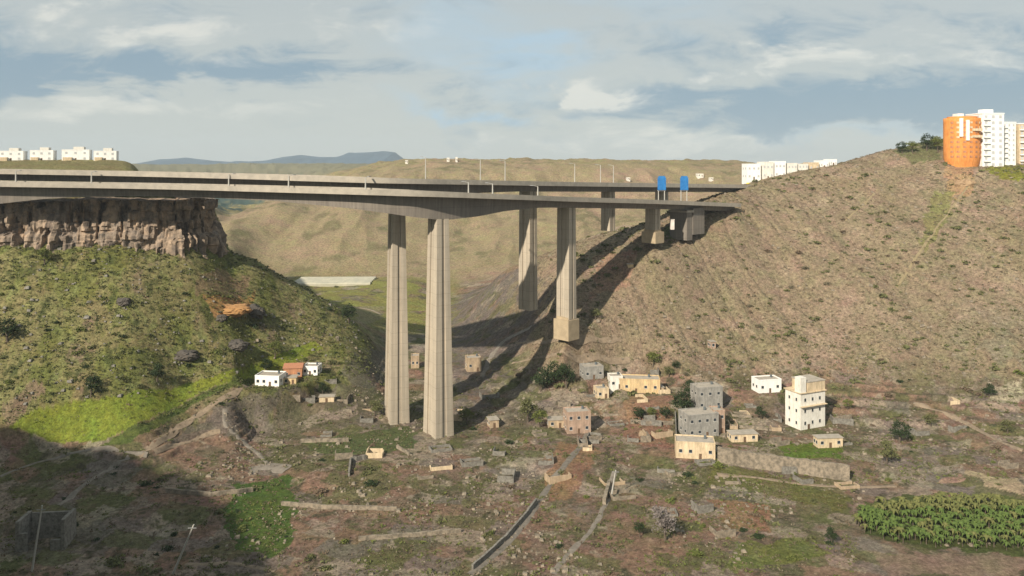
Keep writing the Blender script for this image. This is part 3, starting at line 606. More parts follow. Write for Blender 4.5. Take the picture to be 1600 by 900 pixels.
m_blue = mat('blue_sign_face', (.02, .14, .38), .6, (.03, .20, .50), .5, 0, 2)
m_back = mat('sign_back_steel', (.33, .33, .36), .6)
for px, lab in ((1020, 'left one of the two tall blue road signs on grey posts over the lower viaduct'), (1052, 'right one of the two tall blue road signs on grey posts over the lower viaduct')):
    q, rz = at_path(near_cl, near_px, px, 6.0); s = q.y/F
    r = empty('motorway_sign', (q.x, q.y, q.z-T0), .12, lab, 'road sign', 'blue signs on the viaduct')
    zt = (HY-275)*q.y/F-(q.z-T0); zb2 = (HY-297)*q.y/F-(q.z-T0)
    b = MB().box(-2.3, 2.3, -.35, .0, zb2, zt-.8); b.box(-1.8, 1.8, -.35, .0, zt-.797, zt); b.build('sign_panel', m_blue, r)
    MB().box(-2.2, 2.2, .003, .12, zb2+.1, zt-.9).build('sign_back', m_back, r)
    for sx in (-1.7, 1.7): MB().tube((sx, .3, 0), (sx, .3, zt-1), .28, .24, 10).build('post', m_pole, r)
    MB().box(-2.3, 2.3, .15, .45, zb2-.5, zb2-.1).build('cross_beam', m_pole, r)

# a yellow van at the end of the higher viaduct
q, rz = at_path(far_cl, far_px, 1168, 3.0)
m_yel = mat('yellow_van_paint', (.80, .66, .10), .35, (.72, .58, .10), 1); m_glass = mat('dark_window_glass', (.04, .05, .06), .15, spec=.6); m_tyre = mat('black_rubber', (.025, .025, .025), .8)
van = empty('delivery_van', (q.x, q.y, q.z-T0+.1), rz, 'tiny yellow van at the far right end of the higher viaduct', 'van')
b = MB(); prof = [(-2.6, .45), (2.5, .45), (2.65, .9), (2.5, 1.35), (1.75, 1.5), (1.15, 2.4), (-2.6, 2.45)]
b.add([(x, s, z) for s in (-1, 1) for x, z in prof], [tuple(range(7)), tuple(range(7, 14))[::-1]]+[(i, 7+i, 7+(i+1) % 7, (i+1) % 7) for i in range(7)]); b.build('body', m_yel, van)
MB().add([(1.74, -.9, 1.56), (1.74, .9, 1.56), (1.22, .85, 2.33), (1.22, -.85, 2.33)], [(0, 1, 2, 3)]).build('windscreen', m_glass, van).location = (.03, 0, .02)
for x in (-1.7, 1.7):
    for s in (-1, 1): MB().tube((x, s*.8, .38), (x, s*1.03, .38), .38, .38, 14).build('wheel', m_tyre, van)

# ------------------------------------------------------------------ buildings
WALLS = {
 'white': mat('white_render', (.78, .75, .68), .85, (.66, .63, .56), .35, .02), 'bright': mat('bright_white_render', (.84, .83, .80), .8, (.76, .75, .72), .3, .02),
 'cream': mat('cream_render', (.70, .56, .38), .88, (.58, .46, .30), .4, .02), 'yellow': mat('ochre_render', (.68, .50, .27), .88, (.55, .41, .24), .4, .02),
 'grey': mat('bare_block_grey', (.36, .345, .31), .9, (.25, .24, .22), .5, .04), 'pink': mat('weathered_pink_render', (.47, .33, .25), .9, (.36, .26, .19), .5, .03),
 'orange': mat('orange_render', (.74, .30, .085), .85, (.62, .235, .06), .25, .02), 'terracotta': mat('terracotta_render', (.52, .25, .13), .9, (.42, .2, .11), .5, .02),
 'tan': mat('tan_render', (.50, .38, .25), .9, (.38, .29, .2), .5, .03)}
def weather(m, k):
    nt = m.node_tree; N = nt.nodes; L = nt.links; b = N['Principled BSDF']; src = b.inputs['Base Color'].links[0].from_socket
    tc = N.new('ShaderNodeTexCoord'); mp = N.new('ShaderNodeMapping'); mp.inputs['Scale'].default_value = (1.1, 1.1, .22); L.new(tc.outputs['Object'], mp.inputs['Vector'])
    n = N.new('ShaderNodeTexNoise'); n.inputs['Scale'].default_value = 1; n.inputs['Detail'].default_value = 7; n.inputs['Roughness'].default_value = .7; L.new(mp.outputs[0], n.inputs['Vector'])
    r = N.new('ShaderNodeMapRange'); r.inputs[1].default_value = .38; r.inputs[2].default_value = .62; r.inputs[3].default_value = 1-k; r.inputs[4].default_value = 1.05; L.new(n.outputs[0], r.inputs[0])
    v = N.new('ShaderNodeVectorMath'); v.operation = 'SCALE'; L.new(src, v.inputs[0]); L.new(r.outputs[0], v.inputs['Scale']); L.new(v.outputs[0], b.inputs['Base Color'])
for k_, m_ in WALLS.items(): weather(m_, {'bright': .08, 'white': .15, 'orange': .2}.get(k_, .3))
m_pale = mat('pale_shuttered_window', (.50, .50, .50), .5, (.42, .43, .44), .5)
m_frame = mat('window_frame', (.62, .60, .55), .6); m_door = mat('brown_door', (.16, .10, .06), .6); m_roof = mat('flat_roof_screed', (.42, .37, .31), .9, (.30, .27, .22), .4); m_tile = mat('clay_tile_roof', (.42, .20, .11), .85, (.33, .15, .09), 2)
m_stone = mat('dry_stone', (.30, .25, .19), .95, (.15, .13, .10), .7, .3, 8, .1, 0, (.38, .6))
m_stone2 = mat('grey_rubble_stone', (.25, .235, .205), .95, (.14, .13, .11), .9, .3, 8, .1, 0, (.38, .6))
m_tank = mat('water_tank_plastic', (.12, .14, .15), .5)
def window(root, x, y, z, w, h, face, pm=None):
    """face: 0 front (-y), 1 left (-x), 2 right (+x)"""
    f = MB(); p = MB(); t = .07; d = .05
    f.box(-w/2-t, w/2+t, -d, .0, -t, 0); f.box(-w/2-t, w/2+t, -d, .0, h, h+t); f.box(-w/2-t, -w/2, -d, 0, 0, h); f.box(w/2, w/2+t, -d, 0, 0, h); f.box(-w/2-t-.05, w/2+t+.05, -d-.1, -.003, -t-.08, -t-.003)
    p.box(-w/2, w/2, -.02, .03, 0, h)
    o = f.build('window', m_frame, root); o.location = (x, y, z); o.rotation_euler = (0, 0, (0, -math.pi/2, math.pi/2)[face])
    link(bpy.data.objects.new('pane', p.mesh('pane', pm or m_glass)), o)
def house(px, py, wpx, hpx, dep, wall, label, rot=0, floors=1, nwin=2, roof='flat', name='house', group=None, door=True, cat_='house', winh=1.2, Yo=None, sidewin=True, roofcol=None, sink=4, pane=None):
    g = ground(px, py) if Yo is None else Vector(((px-HX)/F*Yo, Yo, (HY-py)*Yo/F))
    s = g.y/F; w = wpx*s/(math.cos(rot)+abs(math.sin(rot))*dep/(wpx*s)) if rot else wpx*s; h = hpx*s
    r = empty(name, (g.x, g.y+dep*.35, g.z), rot, label, cat_, group); m = WALLS[wall]
    MB().box(-w/2, w/2, -dep/2, dep/2, -sink, h).build('wall', m, r)
    rm = roofcol or (m_tile if roof == 'gable' else m_roof)
    if roof == 'flat':
        p = MB(); a = .25; p.box(-w/2-.05, w/2+.05, -dep/2-.05, -dep/2+a, h+.003, h+.55); p.box(-w/2-.05, w/2+.05, dep/2-a, dep/2+.05, h+.003, h+.55)
        p.box(-w/2-.05, -w/2+a, -dep/2+a, dep/2-a, h+.003, h+.55); p.box(w/2-a, w/2+.05, -dep/2+a, dep/2-a, h+.003, h+.55); p.build('roof_parapet', m, r)
        MB().box(-w/2+a, w/2-a, -dep/2+a, dep/2-a, h+.003, h+.12).build('roof', rm, r)
    elif roof == 'gable':
        o = .35; k = dep*.22
        MB().add([(-w/2-o, -dep/2-o, h), (w/2+o, -dep/2-o, h), (w/2+o, dep/2+o, h), (-w/2-o, dep/2+o, h), (-w/2-o, 0, h+k), (w/2+o, 0, h+k),
                  (-w/2-o, -dep/2-o, h+.15), (w/2+o, -dep/2-o, h+.15), (w/2+o, dep/2+o, h+.15), (-w/2-o, dep/2+o, h+.15), (-w/2-o, 0, h+k+.15), (w/2+o, 0, h+k+.15)],
                 [(0, 1, 2, 3), (6, 7, 11, 10), (8, 9, 10, 11), (0, 1, 7, 6), (2, 3, 9, 8), (0, 6, 10, 9, 3), (1, 2, 8, 11, 7)]).build('roof', rm, r)
    elif roof == 'shed':
        MB().box(-w/2-.3, w/2+.3, -dep/2-.3, dep/2+.3, h+.003, h+.16).build('roof', rm, r)
    if hpx*s > 2.2:
        fh = h/floors; ww = min(1.2, w/(nwin*2.2)); wh = min(winh, fh*.5)
        di = nwin//2 if door else -1
        for f in range(floors):
            for k in range(nwin):
                x = -w/2+w*(k+.5)/nwin
                if f == 0 and k == di: continue
                window(r, x, -dep/2-.003, f*fh+fh*.38, ww, wh, 0, pane)
            if sidewin and rot:
                for yy in (-dep*.22, dep*.22): window(r, (w/2+.003) if rot < 0 else (-w/2-.003), yy, f*fh+fh*.38, ww, wh, 2 if rot < 0 else 1, pane)
        if door:
            x = -w/2+w*(di+.5)/nwin; d = MB().box(x-.5, x+.5, -dep/2-.06, -dep/2-.003, 0, min(2.1, h*.8)).build('door', m_door, r)
            hb = MB().box(x+.32, x+.40, -dep/2-.12, -dep/2-.063, .95, 1.08).mesh('handle', m_pole); link(bpy.data.objects.new('handle', hb), d)
    if name == 'house' and hpx*s > 3 and hpx > 12 and roof == 'flat':
        tx = w*.28; MB().tube((tx, dep*.2, h+.1), (tx, dep*.2, h+1.3), .55, .5, 12).build('water_tank', m_tank, r)
        MB().tube((-w*.35, dep*.25, h), (-w*.35, dep*.25, h+2.2), .05, .04, 6).build('aerial', m_pole, r)
    return r, w, h
# left plateau: a row of white villas
for px, w, h, py, lab in ((-42, 40, 18, 252, 'white villa at the left edge of the plateau row, partly out of the picture'), (14, 40, 17, 252, 'leftmost white villa fully in the row on the left plateau'), (62, 38, 18, 252, 'second white villa from the left on the plateau'),
                      (115, 44, 19, 252, 'third white villa on the left plateau, the widest'), (161, 38, 17, 252, 'right end white villa of the plateau row, above the green brow')):
    r, ww, hh = house(px, py, w, h-2, 12, 'bright', lab, .35, 2, 3, 'flat', group='white villas on the left plateau', name='villa', cat_='villa', Yo=515, pane=m_pale)
    MB().box(-ww*.1, ww*.28, -4, 4, hh+.6, hh+2.4).build('stair_tower', WALLS['white'], r)
    MB().box(-ww*.44, -ww*.12, -8.2, -6.003, .0, 2.6).build('porch', WALLS['cream'], r)
# right skyline: row of cream houses stepping up the ridge
row = [(1176, 281, 24, 24, 'bright'), (1198, 280, 20, 26, 'white'), (1217, 278, 20, 25, 'bright'), (1236, 275, 18, 19, 'white'), (1253, 272, 18, 15, 'white'), (1270, 268, 17, 13, 'cream'), (1286, 263, 16, 11, 'bright'), (1300, 259, 13, 9, 'bright')]
ordn = ['lowest and leftmost', 'second', 'third', 'fourth', 'fifth', 'sixth', 'seventh', 'highest and rightmost']
for k, (px, py, w, h, c) in enumerate(row):
    house(px, py, w, h, 9, c, '%s house of the pale row climbing the ridge above the viaduct end' % ordn[k], .12, 2 if h > 14 else 1, 3, 'flat', 'terrace_house', 'pale houses on the right ridge', Yo=526+k*1.5, pane=m_pale)
# white tower blocks on the right hill
def block(name, px, py, wpx, hpx, dep, wall, label, Y, rot, floors, bays, cap=None):
    g = Vector(((px-HX)/F*Y, Y, (HY-py)*Y/F)); s = Y/F; w = wpx*s; h = hpx*s
    r = empty(name, tuple(g), rot, label, 'apartment block')
    MB().box(-w/2, w/2, 0, dep, -12, h).build('wall', WALLS[wall], r); MB().box(-w/2-.25, w/2+.25, -.25, dep+.25, h+.003, h+.7).build('roof_parapet', WALLS['bright'], r)
    fh = h/floors
    for f in range(floors):
        for k in range(bays): window(r, -w/2+w*(k+.5)/bays, -.003, f*fh+fh*.35, w/bays*.36, fh*.40, 0, m_pale)
        for k in range(2): window(r, -w/2-.003, dep*(k+.5)/2, f*fh+fh*.35, 1.3, fh*.42, 1, m_pale)
        if f: MB().box(-w/2*.92, -w/2*.92+w/bays*.86, -1.1, -.103, f*fh-.05, f*fh+.9).build('balcony', WALLS['bright'], r)
    if cap: MB().box(*cap, h+.71, h+3.2).build('lift_house', WALLS['bright'], r)
    return r
block('tower_block', 1552, 262, 36, 84, 16, 'bright', 'tall white tower block on the hilltop beside the orange building', 512, .1, 9, 3, (-4, 3, 4, 9))
block('apartment_block', 1577, 254, 22, 62, 14, 'bright', 'lower white apartment block set back just right of the white tower', 524, .1, 8, 3)
block('apartment_block', 1612, 262, 42, 68, 14, 'cream', 'cream apartment block cut off by the right edge of the picture', 530, .05, 7, 4)
block('apartment_block', 1528, 214, 24, 28, 12, 'bright', 'white block set back on the skyline between the orange building and the white tower', 590, .05, 4, 3)
def orange_tower():
    Y = 517; g = Vector(((1503-HX)/F*Y, Y, (HY-258)*Y/F)); s = Y/F
    r = empty('apartment_tower', tuple(g), 0, 'orange rounded apartment tower with pale balconies on the right hilltop', 'apartment tower')
    b = MB(); n = 40; H = 73*s; Rr = 27*s
    prof = [(-12, .80), (0, .88), (H*.07, .94), (H*.15, .98), (H*.26, 1.0), (H*.5, 1.0), (H*.8, 1.0), (H*.93, 1.0), (H, 1.0)]
    for z, k in prof:
        for i in range(n): t = 2*math.pi*i/n; b.v.append((Rr*k*math.cos(t), Rr*.8*k*math.sin(t), z))
    m = len(prof); b.f = [(r_*n+i, r_*n+(i+1) % n, (r_+1)*n+(i+1) % n, (r_+1)*n+i) for r_ in range(m-1) for i in range(n)]+[tuple(range((m-1)*n, m*n))]
    b.build('wall', WALLS['orange'], r, True)
    MB().tube((0, 0, H+.01), (0, 0, H+1.0), Rr*.78, Rr*.78, 30).build('roof_parapet', WALLS['orange'], r)
    MB().box(-4.5, -.5, -3, 3, H+.01+1, H+3).build('lift_house', WALLS['bright'], r)
    fl = 8
    for f in range(fl):
        z = H*(.16+.82*f/fl)
        kk = np.interp(z+1, [p[0] for p in prof], [p[1] for p in prof])
        for j, t in enumerate((-2.55, -2.2, -1.85, -1.5, -1.15, -.8, -.5)):
            x = Rr*kk*math.cos(t)*1.0; y = Rr*.8*kk*math.sin(t); 
            f_ = MB().box(-.9, .9, -.18, .3, 0, 1.3)
            o = f_.build('window', WALLS['cream'] if (f > 3 and j % 2) else WALLS['terracotta'], r); o.location = (x, y, z); o.rotation_euler = (0, 0, t+math.pi/2)
    for x, z0, z1 in ((-5.2, .60, .99), (-1.6, .52, .95)):      # pale stair strips
        yy = -Rr*.8*1.0*math.sqrt(max(.05, 1-(x/Rr)**2))
        MB().box(x-.95, x+.95, yy-.9, yy+1, H*z0, H*z1).build('balcony_strip', WALLS['bright'], r)
    for k, z in enumerate((.72, .58)):
        MB().box(1.5, 8, -Rr*.8*.98-.5, -Rr*.6, H*z, H*z+1.6).build('balcony', WALLS['cream'], r)
orange_tower()
# the tall white house in the valley
def tower_house():
    g = ground(1262, 668); s = g.y/F
    r = empty('farmhouse', (g.x, g.y+3, g.z), .0, 'tall white three storey house with a corner turret in the valley', 'house')
    w = 50*s; H = 72*s; wm = WALLS['white']; rz = .42; r.rotation_euler = (0, 0, rz)
    b = MB().box(-w/2, w/2, -w*.33, w*.33, -5, H*.78); b.box(-w/2, w/2-.003, -w*.33, w*.33, -5, .01); b = MB().box(-w/2, w/2, -w*.33, w*.33, -5, H*.78); b.build('wall', wm, r)
    MB().box(-w/2-.5, w/2+.5, -w*.33-.5, w*.33+.5, H*.78+.003, H*.78+.35).build('floor_slab', WALLS['cream'], r)
    MB().box(-w*.22, w/2, -w*.33, w*.33, H*.78+.353, H*1.0).build('top_storey', WALLS['cream'], r)
    MB().box(-w*.24, w/2+.2, -w*.34, w*.34, H+.003, H+.35).build('roof', m_roof, r)
    MB().box(-w/2, -w*.28, -w*.33, -w*.08, H*.78+.353, H*1.12).build('turret', wm, r)
    MB().box(-w/2-.35, w/2+.1, -w*.33-1.4, -w*.33-.003, H*.50, H*.50+.22).build('balcony', WALLS['cream'], r)
    for f, z in enumerate((.10, .36, .60)):
        for x in (-.32, -.02, .28): window(r, x*w, -w*.33-.003, H*z, 1.0, 1.4, 0)
        for y in (-.15, .15): window(r, w/2+.003, y*w, H*z, .9, 1.3, 2); 
        for y in (-.15, .15): window(r, -w/2-.003, y*w, H*z, .9, 1.3, 1)
    d = MB().box(-w*.22, -w*.22+1.2, -w*.33-.08, -w*.33-.003, 0, 2.1).build('door', m_door, r)
tower_house()
for (px, py, w, h, d, c, lab, rot, fl, nw, rf) in V:
    house(px, py, w, h, d, c, lab, rot, fl, nw, rf, door=(w > 16), name='hut' if w < 20 and fl == 1 else 'house', cat_='hut' if w < 20 and fl == 1 else 'house')
hw = 0
def low_ruin(px, py, rz, k):
    g = ground(px, py); b = MB(); w = rnd.uniform(4, 9); d = rnd.uniform(3, 6); h = rnd.uniform(.9, 2.4); t = .45
    b.box(-w/2, w/2, 0, t, -2, h, (.06, .05)); b.box(-w/2, -w/2+t, t+.003, d, -2, h*rnd.uniform(.5, 1.2), (.05, .06))
    if k % 3: b.box(w/2-t, w/2, t+.003, d*rnd.uniform(.4, 1), -2, h*rnd.uniform(.5, 1.1), (.05, .06))
    if k % 4 == 1: b.box(-w/2+t+.003, w/2-t-.003, d-t, d, -2, h*.9, (.05, .05))
    me = b.mesh('masonry_ruin', (m_stone, m_stone2, WALLS['tan'], m_stone, m_stone2, m_stone2, m_stone, m_stone2, WALLS['cream'])[k % 9]); o = link(bpy.data.objects.new('masonry_ruin', me)); o.location = g; o.rotation_euler = (0, 0, rz)
    tag(o, 'low broken masonry wall among the fields of the valley floor', 'ruin', 'low ruined walls around the hamlet')
rw = random.Random(41); k = 0
for (x0, x1, y0, y1, n) in ((905, 1060, 572, 700, 20), (1120, 1330, 600, 700, 11), (620, 900, 590, 760, 14), (450, 590, 590, 720, 10), (820, 1120, 700, 860, 8), (1120, 1340, 745, 880, 4), (1400, 1600, 600, 770, 5)):
    c = 0
    while c < n:
        px, py = rw.uniform(x0, x1), rw.uniform(y0, y1)
        if (590 < px < 715 and py < 700) or any(abs(px-v[0]) < v[2]*.62 and -v[3]-4 < py-v[1] < 10 for v in V) or (1225 < px < 1310 and 570 < py < 690): continue
        low_ruin(px, py, rw.choice((.15, -.1, .3, 1.6))+rw.uniform(-.15, .15), k); k += 1; c += 1
# far houses on the opposite ridge
for k, (px, py, w, h, Y, lab) in enumerate(((700, 251, 5, 4, 1160, 'left tiny white house on the far ridge above the viaducts'), (713, 251, 4, 5, 1165, 'right tiny white house on the far ridge above the viaducts'), (635, 254, 5, 3, 1120, 'tiny white house where the far ridge meets the blue mountain'),
        (1094, 276, 10, 4, 800, 'small white farmhouse on the far slope right of the blue signs'), (1112, 281, 5, 3, 800, 'smaller pale farmhouse just right of the one beside the blue signs'), (982, 281, 5, 3, 800, 'small pale house on the far slope left of the blue signs'))):
    g = ground(px, py+1.5); house(px, py, w, h, 8, 'white', lab, .1, 1, 2, 'flat', 'house', 'far farmhouses across the valley', True, 'house', 1.2, min(max(g.y-4, 600), 1250), sink=12)
# greenhouse
g = ground(517, 448); s = g.y/F; m_gh = mat('greenhouse_plastic', (.46, .43, .33), .6, (.34, .33, .26), .15)
r = empty('greenhouse', (g.x, g.y, g.z), .03, 'long pale greenhouse on the flat field behind the green slope', 'greenhouse'); W = 122*s
for k in range(5):
    b = MB(); y0 = k*7.0; n = 7; vs = []
    for xx in (-W/2, W/2):
        vs += [(xx, y0, -3)]+[(xx, y0+3.4-3.4*math.cos(math.pi*i/n), 1.9+1.3*math.sin(math.pi*i/n)) for i in range(n+1)]+[(xx, y0+6.8, -3)]
    m_ = n+3; b.add(vs, [(i, (i+1) % m_, m_+(i+1) % m_, m_+i) for i in range(m_)]+[tuple(range(m_)), tuple(range(m_, 2*m_))[::-1]]); b.build('roof', m_gh, r)

# ------------------------------------------------------------------ walls, poles, outcrop
def stone_wall(pts, h, t, m, label, name='stone_wall', base=2.5):
    g = gpoly(pts, 8); b = MB(); n = len(g)
    for i, p in enumerate(g):
        a = g[max(0, i-1)]; c = g[min(n-1, i+1)]; d = Vector((c.x-a.x, c.y-a.y, 0)).normalized(); nr = Vector((-d.y, d.x, 0)); hh = h*(.96+.08*rnd.random())
        for o, z in ((-t/2, -base), (-t/2*.8, hh), (t/2*.8, hh*1.0), (t/2, -base)): b.v.append((p.x+nr.x*o, p.y+nr.y*o, p.z+z))
    b.f = [(i*4+k, i*4+(k+1) % 4, (i+1)*4+(k+1) % 4, (i+1)*4+k) for i in range(n-1) for k in range(4)]+[(0, 1, 2, 3), ((n-1)*4+3, (n-1)*4+2, (n-1)*4+1, (n-1)*4)]
    tag(b.build(name, m), label, 'garden wall')
stone_wall([(1122, 722), (1180, 732), (1250, 740), (1328, 752)], 5.6, 1.4, m_stone, 'long tan retaining wall right of the cream front house', 'retaining_wall')
stone_wall([(1222, 740), (1245, 741)], 2.5, 1, m_stone2, 'short grey wall piece in front of the long tan retaining wall')
stone_wall([(738, 892), (790, 845), (822, 808), (838, 786)], 1.6, .8, m_stone2, 'grey roadside wall along the left edge of the valley road')
stone_wall([(470, 692), (545, 690)], 1.4, 1, m_stone, 'pale low wall left of the tallest piers')
stone_wall([(545, 745), (548, 722), (572, 717)], 1.6, .8, m_stone2, 'angled ruined wall below the tallest piers')
stone_wall([(944, 790), (952, 760)], 2.2, 1.4, m_stone, 'short pale wall stump beside the narrow track')
stone_wall([(620, 700), (640, 712)], 1.2, .8, m_stone, 'little crooked wall just below the footing of the piers')
stone_wall([(1055, 650), (1058, 712)], 2.0, .5, m_stone2, 'dark upright boundary wall left of the grey block house')
stone_wall([(985, 662), (1052, 664)], 1.6, .6, m_stone, 'garden wall along the hedge left of the hamlet')
stone_wall([(1130, 668), (1180, 671), (1200, 673)], 1.4, .6, m_stone, 'low tan garden wall between the hamlet and the tall turret house')
stone_wall([(1300, 660), (1330, 655)], 2.0, .7, m_stone, 'pale garden wall right of the tall turret house')
stone_wall([(260, 770), (330, 776), (395, 768)], 1.4, .9, m_stone, 'dry stone terrace wall in the shade, lower left')
stone_wall([(440, 790), (520, 796), (620, 798)], 1.3, .9, m_stone, 'terrace wall across the brown field below the piers')
stone_wall([(560, 845), (660, 838), (720, 832)], 1.2, .9, m_stone, 'terrace wall near the bottom, left of the valley road')
# roofless ruin, lower left
g = ground(62, 862); ru = empty('ruined_house', (g.x, g.y, g.z), .1, 'roofless grey ruin with broken walls in the shaded lower left corner', 'ruin'); s = g.y/F; rw = 74*s; rh = 62*s*.75
for (x0, x1, y0, y1, h) in ((-rw/2, -rw/2+1.2, 0, 8, rh), (rw/2-1.2, rw/2, 0, 8, rh*1.02), (-rw/2+1.2, rw/2-1.2, 7, 8, rh*.95), (-rw/2+1.2, -rw/2+3.4, 0, .9, rh*.6), (rw/2-4.2, rw/2-1.2, 0, .9, rh*.35)):
    MB().box(x0, x1, y0, y1, -4, h, (.1, .1)).build('wall', m_stone2, ru)
def pole(p0, p1, label):
    a = ground(*p0); s = a.y/F; top = Vector((a.x+(p1[0]-p0[0])*s, a.y, a.z+(p0[1]-p1[1])*s)); r = empty('utility_pole', tuple(a), 0, label, 'utility pole')
    d = top-a; MB().tube(-d*.06, d, .34, .20, 10).build('shaft', m_pole, r); u = d.normalized(); q = d*.94
    MB().box(q.x-1.2, q.x+1.2, -.12-.25, -.25, q.z-.1, q.z+.1).build('crossarm', m_head, r)
pole((50, 893), (66, 790), 'leaning pale pole in front of the roofless ruin, lower left'); pole((270, 898), (303, 820), 'leaning pale pole at the bottom edge, right of the ruin')
pole((955, 778), (962, 735), 'short pale pole beside the narrow track below the hamlet')

def rock_mesh(n, seed, m, flat=.7, name='rock'):
    rs = random.Random(seed); import bmesh
    bm = bmesh.new(); bmesh.ops.create_icosphere(bm, subdivisions=n, radius=1)
    off = rs.random()*50
    for v in bm.verts:
        c = v.co.copy(); k = 1+1.1*float(fbm(np.array([c.x*1.7+off]), np.array([c.y*1.7+c.z*1.9+off]), 5, .65)[0]); v.co = Vector((c.x*k, c.y*k, c.z*k*flat))
    me = bpy.data.meshes.new(name); bm.to_mesh(me); bm.free(); me.materials.append(m); return me
m_orock = mat('orange_tuff_rock', (.42, .23, .09), .95, (.27, .16, .08), .3, .4); m_drock = mat('dark_basalt_rock', (.115, .10, .085), .95, (.06, .055, .05), .3, .4)
def outcrop(name, px, py, sx, sy, sz, m, label, seed, rz=0):
    g = ground(px, py); o = link(bpy.data.objects.new(name, rock_mesh(4, seed, m, 1, name))); o.location = (g.x, g.y, g.z); o.scale = (sx, sy, sz); o.rotation_euler = (0, 0, rz); tag(o, label, 'rock'); return o
outcrop('rock_outcrop', 362, 486, 9, 5, 2.9, m_orock, 'orange rock outcrop with a dark hollow halfway up the green slope', 3)
outcrop('rock_outcrop', 398, 490, 5, 4, 3.4, m_drock, 'dark boulder leaning on the right side of the orange outcrop', 8)
outcrop('rock_outcrop', 346, 498, 2.6, 2.2, 1.8, m_drock, 'small black rock at the foot of the orange outcrop', 12)
outcrop('rock_outcrop', 290, 558, 6, 4, 2.6, m_drock, 'grey boulder on the lower green slope above the bright field', 13)
outcrop('rock_outcrop', 370, 540, 5, 4, 2.6, m_drock, 'brown boulder right of the grey one above the bright field', 15)
outcrop('rock_outcrop', 194, 472, 3.2, 2.4, 2.0, m_drock, 'small grey boulder in the middle of the green slope', 21)
outcrop('rock_outcrop', 1508, 288, 6, 2.5, 3.2, mat('pale_tuff_rock', (.36, .25, .15), .95, (.27, .18, .11), .3, .4), 'pale orange rock face on the slope below the orange tower', 29)

# ------------------------------------------------------------------ plants
def leafmat(name, c, c2):
    m = mat(name, c, .75, c2, .9, 0, 5, .15, 0, (.35, .65)); return m
m_leaf = [leafmat('olive_leaves', (.14, .145, .058), (.09, .095, .04)), leafmat('dark_leaves', (.042, .062, .024), (.022, .036, .014)), leafmat('grey_green_leaves', (.185, .158, .105), (.135, .118, .075)), leafmat('fresh_green_leaves', (.15, .165, .045), (.09, .11, .03))]
m_dry = leafmat('dry_brown_twigs', (.185, .135, .09), (.12, .09, .06)); m_bark = mat('grey_brown_bark', (.14, .11, .08), .95, (.08, .065, .05), 2, .05)
def leaf_cloud(b, cx, cy, cz, rx, ry, rz, n, size, rs, shell=.5):
    for _ in range(n):
        t = rs.random()*2*math.pi; u = rs.uniform(-.5, 1); k = shell+(1-shell)*rs.random(); q = math.sqrt(max(0, 1-u*u)); k *= (.8+.35*rs.random())
        p = Vector((cx+rx*q*math.cos(t)*k, cy+ry*q*math.sin(t)*k, cz+rz*u*k))
        a = Vector((rs.gauss(0, 1), rs.gauss(0, 1), rs.gauss(0, 1))).normalized(); c = a.orthogonal().normalized(); s = size*rs.uniform(.6, 1.4); e = a.cross(c)
        b.add([p-c*s*.5, p+e*s*.32, p+c*s*.6, p-e*s*.32], [(0, 1, 2, 3)])
def shrub_mesh(seed, m, n=200):
    rs = random.Random(seed); b = MB()
    for k in range(rs.randint(4, 6)):
        a = rs.random()*6.28; d = rs.uniform(0, .6); leaf_cloud(b, d*math.cos(a), d*math.sin(a), rs.uniform(.2, .4), rs.uniform(.4, .65), rs.uniform(.4, .65), rs.uniform(.35, .65), n//5, .26, rs)
    return b.mesh('shrub', m)
def scatter(meshes, npts, region, smin, smax, label, catn, group, name='shrub', seed=1, flat=.75, exclude=None):
    rs = random.Random(seed); c = 0; tries = 0
    while c < npts and tries < npts*40:
        tries += 1; px = rs.uniform(region[0], region[1]); py = rs.uniform(region[2], region[3])
        if exclude and exclude(px, py): continue
        g = ground(px, py)
        if g.y > 640 or inpoly(np.array([g.x]), np.array([g.y]), FIELD_XY)[0]: continue
        o = bpy.data.objects.new(name, meshes[rs.randrange(len(meshes))]); link(o); s = rs.uniform(smin, smax)*(.6+.8*rs.random()**2)
        o.location = (g.x, g.y, g.z-.15*s); o.scale = (s*rs.uniform(.8, 1.3), s*rs.uniform(.8, 1.3), s*flat*rs.uniform(.8, 1.2)); o.rotation_euler = (0, 0, rs.random()*6.28)
        tag(o, label, catn, group); c += 1
SH = [[shrub_mesh(100+k*5+j, m_leaf[k]) for j in range(3)] for k in range(4)]; SD = [shrub_mesh(150+j, m_dry) for j in range(2)]
in_strip = lambda x, y: (y > 690-.33*(x-20)-35 and y < 690-.30*(x-20)+40) and x < 500
scatter(SH[0]+SH[1]+SH[3], 90, (0, 540, 395, 640), 1.2, 2.6, 'rounded dark green shrub on the grassy left slope', 'shrub', 'shrubs on the left slope', seed=1, exclude=None)
scatter(SH[0]+SH[0]+SH[2]+SD, 100, (930, 1600, 330, 620), 1.4, 2.7, 'low olive shrub dotting the dry right hillside', 'shrub', 'shrubs on the right hillside', seed=2, exclude=lambda x, y: y < 620-.75*(x-860) or y < 300)
scatter(SH[0]+SH[1]+SH[3]+SD, 85, (330, 1600, 560, 895), 1.2, 2.8, 'bushy green shrub among the fields of the valley floor', 'shrub', 'shrubs on the valley floor', seed=3, exclude=lambda x, y: 590 < x < 720 or (1340 < x and y > 765) or (1225 < x < 1320 and 575 < y < 700) or (1050 < x < 1135 and 600 < y < 720))
scatter(SH[1]+SH[0], 23, (0, 420, 700, 895), 1.2, 2.8, 'dark shrub in the shaded lower left ground', 'shrub', 'shrubs in the shaded corner', seed=4)
